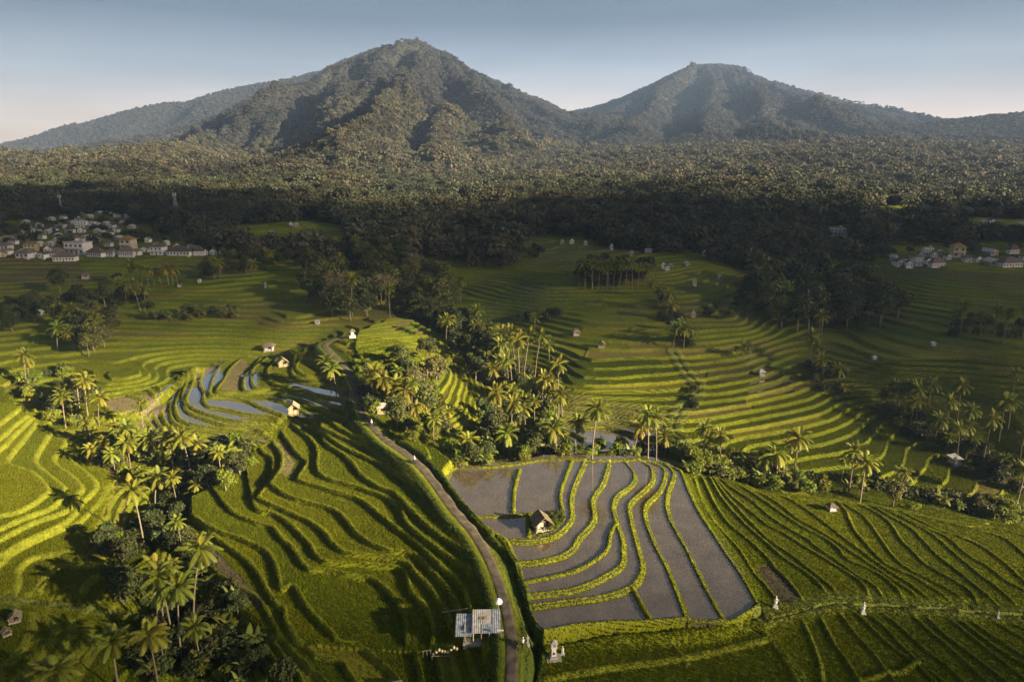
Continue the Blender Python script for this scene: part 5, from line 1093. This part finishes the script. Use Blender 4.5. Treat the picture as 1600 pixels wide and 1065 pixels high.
# metal roofed house by the road
def loc(u, v): x, y = unproj(u, v); return x, y, gz(x, y)
x, y, z = loc(752, 994); o = empty('roadside_house', (x, y, z), .03, .86)
MB().box((0, 1.7, -1.2), (6.6, 4.6, 1.25)).build('floor', M_STONE, o)
wl = MB(); wl.box((0, 3.9, .05), (6.2, .15, 2.4)); wl.box((-3.05, 2.0, .05), (.15, 3.6, 2.4)); wl.box((3.05, 2.0, .05), (.15, 3.6, 2.4)); wl.box((0, 1.6, .05), (5.9, .15, 2.3)); wl.build('wall', M_TANW, o)
for i in range(5): MB().tube([(-2.9+i*1.45, -.3, -.2), (-2.9+i*1.45, -.3, 2.2)], .09, 6).build('post', M_WHITEW if i % 2 else M_PALEWOOD, o)
MB().box((-1.2, 1.45, .05), (.95, .1, 2.0)).build('door', M_WOOD, o); MB().box((1.4, 1.45, .9), (1.3, .1, 1.0)).build('window', M_GLASS, o)
def corr(x0, x1, y0, z0, y1, z1, mat, name, sd=0):
    m = MB(); n = int((x1-x0)/.18); V = []
    for i in range(n+1):
        xx = x0+(x1-x0)*i/n; dz = .05*(i % 2); V += [(xx, y0, z0+dz), (xx, y1, z1+dz), (xx, y0, z0+dz-.03), (xx, y1, z1+dz-.03)]
    Fq = []
    for i in range(n): a = i*4; Fq += [(a, a+4, a+5, a+1), (a+3, a+7, a+6, a+2), (a, a+2, a+6, a+4), (a+1, a+5, a+7, a+3)]
    return m.add(V, Fq).build(name, mat, o)
rz_ = lambda yy: 2.35+(yy+.9)*.22
for a, b, mt, y0, y1 in ((-1.7, .2, M_TIN2, 1.0, 4.3), (.2, 1.9, M_TIN2, 1.0, 4.3), (1.9, 3.5, M_TIN, .6, 4.3), (-1.7, .0, M_TIN2, -.9, 1.05), (.0, 1.9, M_TIN, -.9, 1.05), (1.9, 3.5, M_TIN, -.9, .65)): corr(a, b-.03, y0, rz_(y0)+(.03 if y0 > 0 else 0), y1, rz_(y1), mt, 'roof')
corr(-4.7, -1.75, -.9, 1.75, 4.0, 2.9, M_TIN, 'roof'); MB().box((-.1, 2.6, 3.16), (.55, 1.5, .05)).build('roof_patch', M_YELW, o); MB().box((.75, 2.6, 3.16), (.55, 1.5, .05)).build('roof_patch', M_YELW, o)
tag(o, 'house with patched blue and grey tin roof beside the road', 'house')
x, y, z = loc(712, 964); o = empty('wooden_beam', (x, y, z+1.6), .1); MB().tube([(-2.3, 0, 0), (2.0, .2, .3)], .08, 6).build('pole', M_PALEWOOD, o); MB().tube([(-2.0, 0, -1.7), (-2.0, 0, 0)], .06, 5).build('post', M_WOOD, o); MB().tube([(1.7, .2, -1.7), (1.7, .2, .27)], .06, 5).build('post', M_WOOD, o); tag(o, 'pale horizontal pole sticking out left of the tin roofed house', 'pole')
# row of cream bundles and frame
for i in range(9):
    u = 677+i*4.6; v = 1018-i*.9; x, y, z = loc(u, v); mb = MB().lathe([(.05, 0), (.20, .05), (.24, .28), (.15, .46), (.05, .52)], n=9); ob = mb.build('straw_bundle', M_YCLOTH, None, True); ob.location = (x, y, z+.35)
    tag(ob, f'cream round bundle, {ordw(i+1)} from the left in the row by the tin roofed house', 'bundle', 'row of cream bundles')
x, y, z = loc(696, 1019); o = empty('bamboo_rail', (x, y, z), math.atan2(loc(715, 1012)[1]-y, loc(715, 1012)[0]-x))
MB().tube([(-2.2, 0, .33), (2.3, 0, .33)], .05, 6).build('rail', M_PALEWOOD, o)
for t in (-2.1, 0, 2.2): MB().tube([(t, 0, -.4), (t, 0, .33)], .05, 5).build('post', M_PALEWOOD, o)
tag(o, 'bamboo rail on three posts carrying the row of cream bundles', 'rail')
x, y, z = loc(667, 1020); o = empty('wooden_frame', (x, y, z), .2)
for t in (-.7, .7): MB().tube([(t, 0, -.2), (t*.8, 0, 1.3)], .05, 5).build('leg', M_PALEWOOD, o)
MB().tube([(-.8, 0, 1.3), (.8, 0, 1.3)], .05, 5).build('crossbar', M_PALEWOOD, o); MB().tube([(0, 0, 1.3), (0, 0, .3)], .04, 5).build('hanger', M_PALEWOOD, o); tag(o, 'small wooden frame left of the row of cream bundles', 'frame')
# signpost beside the road
x, y, z = loc(783, 1003); o = empty('signpost', (x, y, z), 0); MB().tube([(0, 0, -.2), (0, 0, 1.6)], .05, 6).build('post', M_PALEWOOD, o); MB().box((-.1, 0, 1.3), (1.0, .06, .22)).build('board', M_WHITEW, o); tag(o, 'low post with blank white board beside the road at the tin roofed house', 'sign')
# white parasol
x, y, z = loc(779, 962); o = empty('ceremonial_parasol', (x, y, z)); MB().tube([(0, 0, -.2), (0, 0, 2.5)], .04, 6).build('pole', M_PALEWOOD, o); MB().lathe([(.62, 1.95), (.60, 2.05), (.35, 2.35), (.04, 2.55)], n=12).build('canopy', M_CLOTH, o); MB().lathe([(.64, 1.75), (.63, 1.96), (.58, 1.96), (.60, 1.75)], n=12).build('fringe', M_CLOTH, o); tag(o, 'white cloth parasol beside the road at the corner of the tin roof', 'parasol')
# shrines
def statue(u, v, h, label, wrap=True, mat=None):
    mat = mat or M_WSTONE; x, y, z = loc(u, v); o = empty('stone_statue', (x, y, z), rp.uniform(-.3, .3)); h *= .88; k = h/2.4
    b = MB(); b.box((0, 0, -.3), (.95*k, .95*k, .5)); b.box((0, 0, .2), (.7*k, .7*k, .25*k)); b.box((0, 0, .2+.25*k), (.5*k, .5*k, .55*k), 0, .85); b.build('pedestal', mat, o)
    t = .2+.8*k; f = MB().lathe([(.24*k, t), (.27*k, t+.2*k), (.19*k, t+.5*k), (.26*k, t+.78*k), (.12*k, t+.98*k), (.08*k, t+1.02*k), (.14*k, t+1.12*k), (.15*k, t+1.25*k), (.10*k, t+1.36*k), (.02*k, t+1.5*k)], n=10)
    for sx in (-1, 1): f.tube([(sx*.23*k, 0, t+.8*k), (sx*.36*k, -.05, t+.55*k), (sx*.18*k, -.24*k, t+.5*k)], [.08*k, .07*k, .05*k], 6)
    f.build('figure', mat, o, True)
    if wrap: MB().lathe([(.28*k, t+.02), (.31*k, t+.22*k), (.24*k, t+.46*k), (.22*k, t+.47*k)], n=10).build('cloth', M_CLOTH, o)
    tag(o, label, 'statue', 'stone statues along the grassy path'); return o
statue(1211, 950, 2.6, 'white stone statue beside the bare brown plot, first along the grassy path'); statue(1348, 958, 2.6, 'white stone statue in the middle of the grassy path above the dark terraces'); statue(1558, 966, 1.7, 'short weathered statue far along the grassy path near the eastern edge', False, M_STONE)
statue(879, 1022, 1.7, 'small pale statue just right of the tall roadside shrine'); statue(824, 1013, 1.9, 'small grey statue between the road and the tall shrine', False, M_STONE)
x, y, z = loc(865, 1027); o = empty('stone_shrine', (x, y, z), .1); m = MB(); m.box((0, 0, -.3), (2.3, 1.8, .55)); m.box((0, 0, .25), (1.2, 1.1, .4)); m.build('base', M_STONE, o)
MB().box((0, 0, .65), (.75, .7, 1.5), 0, .9).build('shaft', M_WSTONE, o); m = MB(); m.box((0, 0, 2.15), (1.0, .9, .15)); m.box((0, .25, 2.3), (.8, .12, .6)); m.box((-.34, 0, 2.3), (.1, .55, .5)); m.box((.34, 0, 2.3), (.1, .55, .5)); m.build('seat', M_WSTONE, o); hiproof(MB(), .9, .8, 2.9, .5, .12, .05, .08).build('roof', M_STONE, o); MB().box((0, -.36, 1.0), (.3, .05, .4)).build('niche', M_PAINT, o)
tag(o, 'tall pale stone shrine at the corner of the lowest paddy beside the road', 'shrine')
x, y, z = loc(551, 528); o = empty('stone_shrine', (x, y, z), .3); MB().box((0, 0, -.3), (2.2, 1.8, 1.3)).build('base', M_WSTONE, o); MB().box((0, 0, 1.0), (1.1, 1.0, 1.5), 0, .9).build('shaft', M_WSTONE, o); hiproof(MB(), 1.4, 1.3, 2.5, .9, .3, .1, .1).build('roof', M_THATCH, o); tag(o, 'white shrine at the left tip of the ribbed bright field', 'shrine')
# riders
def person_mesh_obj(name, joints, edges, rad, mat, parent):
    me = bpy.data.meshes.new(name); me.from_pydata(joints, edges, []); ob = link(name, me, parent); me.materials.append(mat)
    md = ob.modifiers.new('skin', 'SKIN'); md.use_smooth_shade = True
    sv = me.skin_vertices[0].data if me.skin_vertices else None
    if sv is None: return ob
    for i, r in enumerate(rad): sv[i].radius = (r, r); sv[i].use_root = (i == 0)
    ob.modifiers.new('sub', 'SUBSURF').levels = 1; return ob
def tubebody(parent, sit):
    """rider: body, shirt, trousers, helmet as child meshes on one continuous body"""
    b = MB(); b.lathe([(.13, .78), (.17, .86), (.15, 1.0), (.20, 1.22), (.19, 1.32), (.08, 1.40), (.055, 1.44), (.09, 1.50), (.105, 1.60), (.08, 1.70), (.02, 1.73)], n=10)
    for s_ in (-1, 1):
        b.tube([(s_*.18, 0, 1.30), (s_*.25, -.18, 1.10), (s_*.25, -.42, 1.04), (s_*.24, -.52, 1.05)], [.06, .05, .038, .03], 7)
        b.tube([(s_*.09, 0, .82), (s_*.15, -.38, .74), (s_*.14, -.30, .32), (s_*.14, -.42, .27)], [.09, .075, .05, .04], 7)
    return b
def rider(u, v, rz, label):
    x, y, z = loc(u, v); z = gz(x, y)+.15; o = empty('motorbike', (x, y, z), rz)
    for yy in (-.62, .62):
        wh = MB(); n = 16
        V = []
        for k_ in range(n):
            a = k_*2*math.pi/n
            for rr, xx in ((.29, -.05), (.29, .05), (.20, .05), (.20, -.05)): V.append((xx, yy+rr*math.cos(a), .29+rr*math.sin(a)))
        wh.add(V, [(k_*4+q, k_*4+(q+1) % 4, ((k_+1) % n)*4+(q+1) % 4, ((k_+1) % n)*4+q) for k_ in range(n) for q in range(4)]); wh.box((0, yy, .25), (.06, .38, .08)); wh.build('wheel', M_RUBBER, o)
    m = MB(); m.box((0, .25, .38), (.22, .75, .28), 0, .8); m.box((0, -.15, .30), (.16, .5, .12)); m.box((0, -.42, .4), (.3, .12, .55), 0, .7); m.build('body', M_PAINT, o); MB().box((0, .3, .68), (.22, .62, .1), 0, .9).build('seat', M_RUBBER, o); MB().tube([(-.33, -.42, 1.03), (0, -.5, 1.0), (.33, -.42, 1.03)], .02, 6).build('handlebar', M_STEEL, o); MB().lathe([(.07, 0), (.08, .05), (.04, .1)], (0, -.55, .85), 8).build('headlight', M_GLASS, o)
    tag(o, label[0], 'motorbike', 'motorbikes on the road')
    p = empty('person', (x, y, z), rz); tubebody(p, True).build('body', M_SKIN, p, True)
    MB().lathe([(.15, .80), (.185, .88), (.165, 1.0), (.215, 1.22), (.205, 1.33), (.10, 1.395)], n=10).build('shirt', M_CLOTH, p, True); MB().lathe([(.10, 1.58), (.13, 1.62), (.12, 1.72), (.05, 1.79), (.01, 1.80)], n=10).build('helmet', M_CLOTH, p, True)
    t = MB()
    for s_ in (-1, 1): t.tube([(s_*.09, .02, .84), (s_*.15, -.38, .75), (s_*.14, -.31, .36)], [.11, .09, .07], 7)
    t.build('trousers', M_TROUSER, p, True); tag(p, label[1], 'person')
rider(648, 727, .55, ('dark motorbike ridden up the sunny bend of the road', 'person in white shirt riding the motorbike at the sunny bend'))
rider(581, 668, .35, ('dark motorbike in the tree shade of the road near the plank stall', 'person in white riding in the tree shade near the plank stall'))
rider(817, 1026, 2.9, ('dark motorbike stopped on the verge near the tall shrine', 'person in white sitting on the motorbike near the tall shrine'))

print('T', '06_objects.py', round(time.time()-_t0, 1))
# ---------------------------------------------------------------- unseen mist slab added behind the camera, its thickness shaped to shade the ground
LU = np.array([0, 200, 400, 600, 800, 1000, 1200, 1400, 1600.])
LT = {257: [1]*9, 265: [.6, .2, .5, 1, 1, 1, 1, 1, 1], 273: [1, .6, .15, 1, 1, 1, 1, 1, 1], 281: [1]*9, 292: [1, 1, 1, 1, 1, 1, 1, 1, 1], 303: [.05, .05, .25, 1, .8, .3, 1, 1, 1], 325: [.03, .03, .03, 1, .3, .03, .6, 1, 1], 334: [.03, .03, .03, .6, .05, .03, .1, .8, .6], 345: [.03, .03, .03, .2, .03, .03, .03, .05, .05],
 370: [.06, .06, .1, .1, .05, .04, .03, .03, .03], 400: [.08, .08, .06, .06, .05, .05, .03, .03, .03], 450: [.10, .12, .12, .08, .08, .10, .07, .05, .05], 500: [.14, .18, .2, .3, .14, .14, .08, .03, .04],
 540: [.25, .35, .4, 1, .45, .35, .13, .04, .05], 580: [.9, .7, .7, 1, .8, .55, .25, .05, .06], 620: [1, 1, 1, 1, 1, .8, .4, .12, .1], 680: [1, 1, 1, 1, 1, .9, .65, .4, .2], 740: [1, 1, 1, 1, 1, 1, .9, .65, .4],
 790: [1, 1, 1, 1, 1, 1, 1, 1, 1], 830: [.9, .8, .75, .85, 1, 1, .9, 1, 1], 880: [.4, .55, .5, .55, .9, .9, .7, .8, 1], 940: [.15, .35, .25, .28, .5, .5, .28, .25, .3], 1000: [.08, .25, .15, .18, .3, .25, .13, .1, .1], 1080: [.05, .1, .12, .15, .25, .2, .1, .08, .08]}
LV_ = np.array(sorted(LT)); LG = np.array([LT[k] for k in LV_])
cxs = np.arange(-1150, 1151, 10.); cys = np.concatenate([np.arange(30, 420, 7.), np.arange(420, 1560, 16.)]); CXg, CYg = np.meshgrid(cxs, cys); CZg = Hs(CXg, CYg)
cu, cv = proj(CXg, CYg, CZg+2); cv = cv+fbm(CXg/90, CYg/90, 3, 93)*np.where(CYg > 560, 26, 10)*np.where(CYg > 1080, .3, 1); cv = np.clip(cv, LV_[0], LV_[-1]); fu = np.clip(cu/200, 0, 7.999); iu = fu.astype(int); au = fu-iu
iv = np.clip(np.searchsorted(LV_, cv)-1, 0, len(LV_)-2); av = (cv-LV_[iv])/(LV_[iv+1]-LV_[iv])
lit = (LG[iv, iu]*(1-au)+LG[iv, iu+1]*au)*(1-av)+(LG[iv+1, iu]*(1-au)+LG[iv+1, iu+1]*au)*av
lit = np.clip(lit*(1+.25*fbm(CXg/60, CYg/60, 3, 90)*(lit < .97)), .02, 1); lit = np.where(CYg > 1480, 1, lit)
SIG = .15; CLZ = 980.; th = -np.log(lit)*math.sin(SUN_EL)/SIG+.02
tt = (CLZ-CZg)/SUN[2]; BX = CXg+SUN[0]*tt; BY = CYg+SUN[1]*tt
TX = BX; TY = BY
nr, nc = BX.shape; a = np.arange(nr*nc).reshape(nr, nc); q = lambda a: np.stack([a[:-1, :-1], a[:-1, 1:], a[1:, 1:], a[1:, :-1]], -1).reshape(-1, 4)
top = q(a); bot = q(a+nr*nc)[:, ::-1]; loop = np.concatenate([a[0, :-1], a[:-1, -1], a[-1, :0:-1], a[:0:-1, 0]]); nx_ = np.roll(loop, -1)
sides = np.stack([loop+nr*nc, nx_+nr*nc, nx_, loop], -1)
mc, ntc, oc = new_mat('shade_slab_mist'); pv = ntc.nodes.new('ShaderNodeVolumePrincipled'); pv.inputs['Color'].default_value = (.9, .9, .9, 1); pv.inputs['Density'].default_value = SIG; ntc.links.new(pv.outputs[0], oc.inputs['Volume'])
cl = link('shade_slab', nmesh('shade_slab', np.vstack([np.stack([TX, TY, CLZ+th], -1).reshape(-1, 3), np.stack([BX, BY, CLZ+0*BX], -1).reshape(-1, 3)]), np.vstack([top, bot, sides]), mc))
tag(cl, 'unseen mist slab added to shade the ground, thin where sun should fall', kind='stuff')
# ---------------------------------------------------------------- haze
mh, nth, oh = new_mat('haze'); pv = nth.nodes.new('ShaderNodeVolumePrincipled'); pv.inputs['Color'].default_value = (.42, .62, 1.0, 1); pv.inputs['Density'].default_value = .000075; pv.inputs['Anisotropy'].default_value = .0; nth.links.new(pv.outputs[0], oh.inputs['Volume'])
hz = link('haze', MB().box((0, 2050, -34), (9600, 6000, 34+800)).mesh('haze', mh)); tag(hz, 'thin blue evening haze lying over the whole valley', kind='stuff')
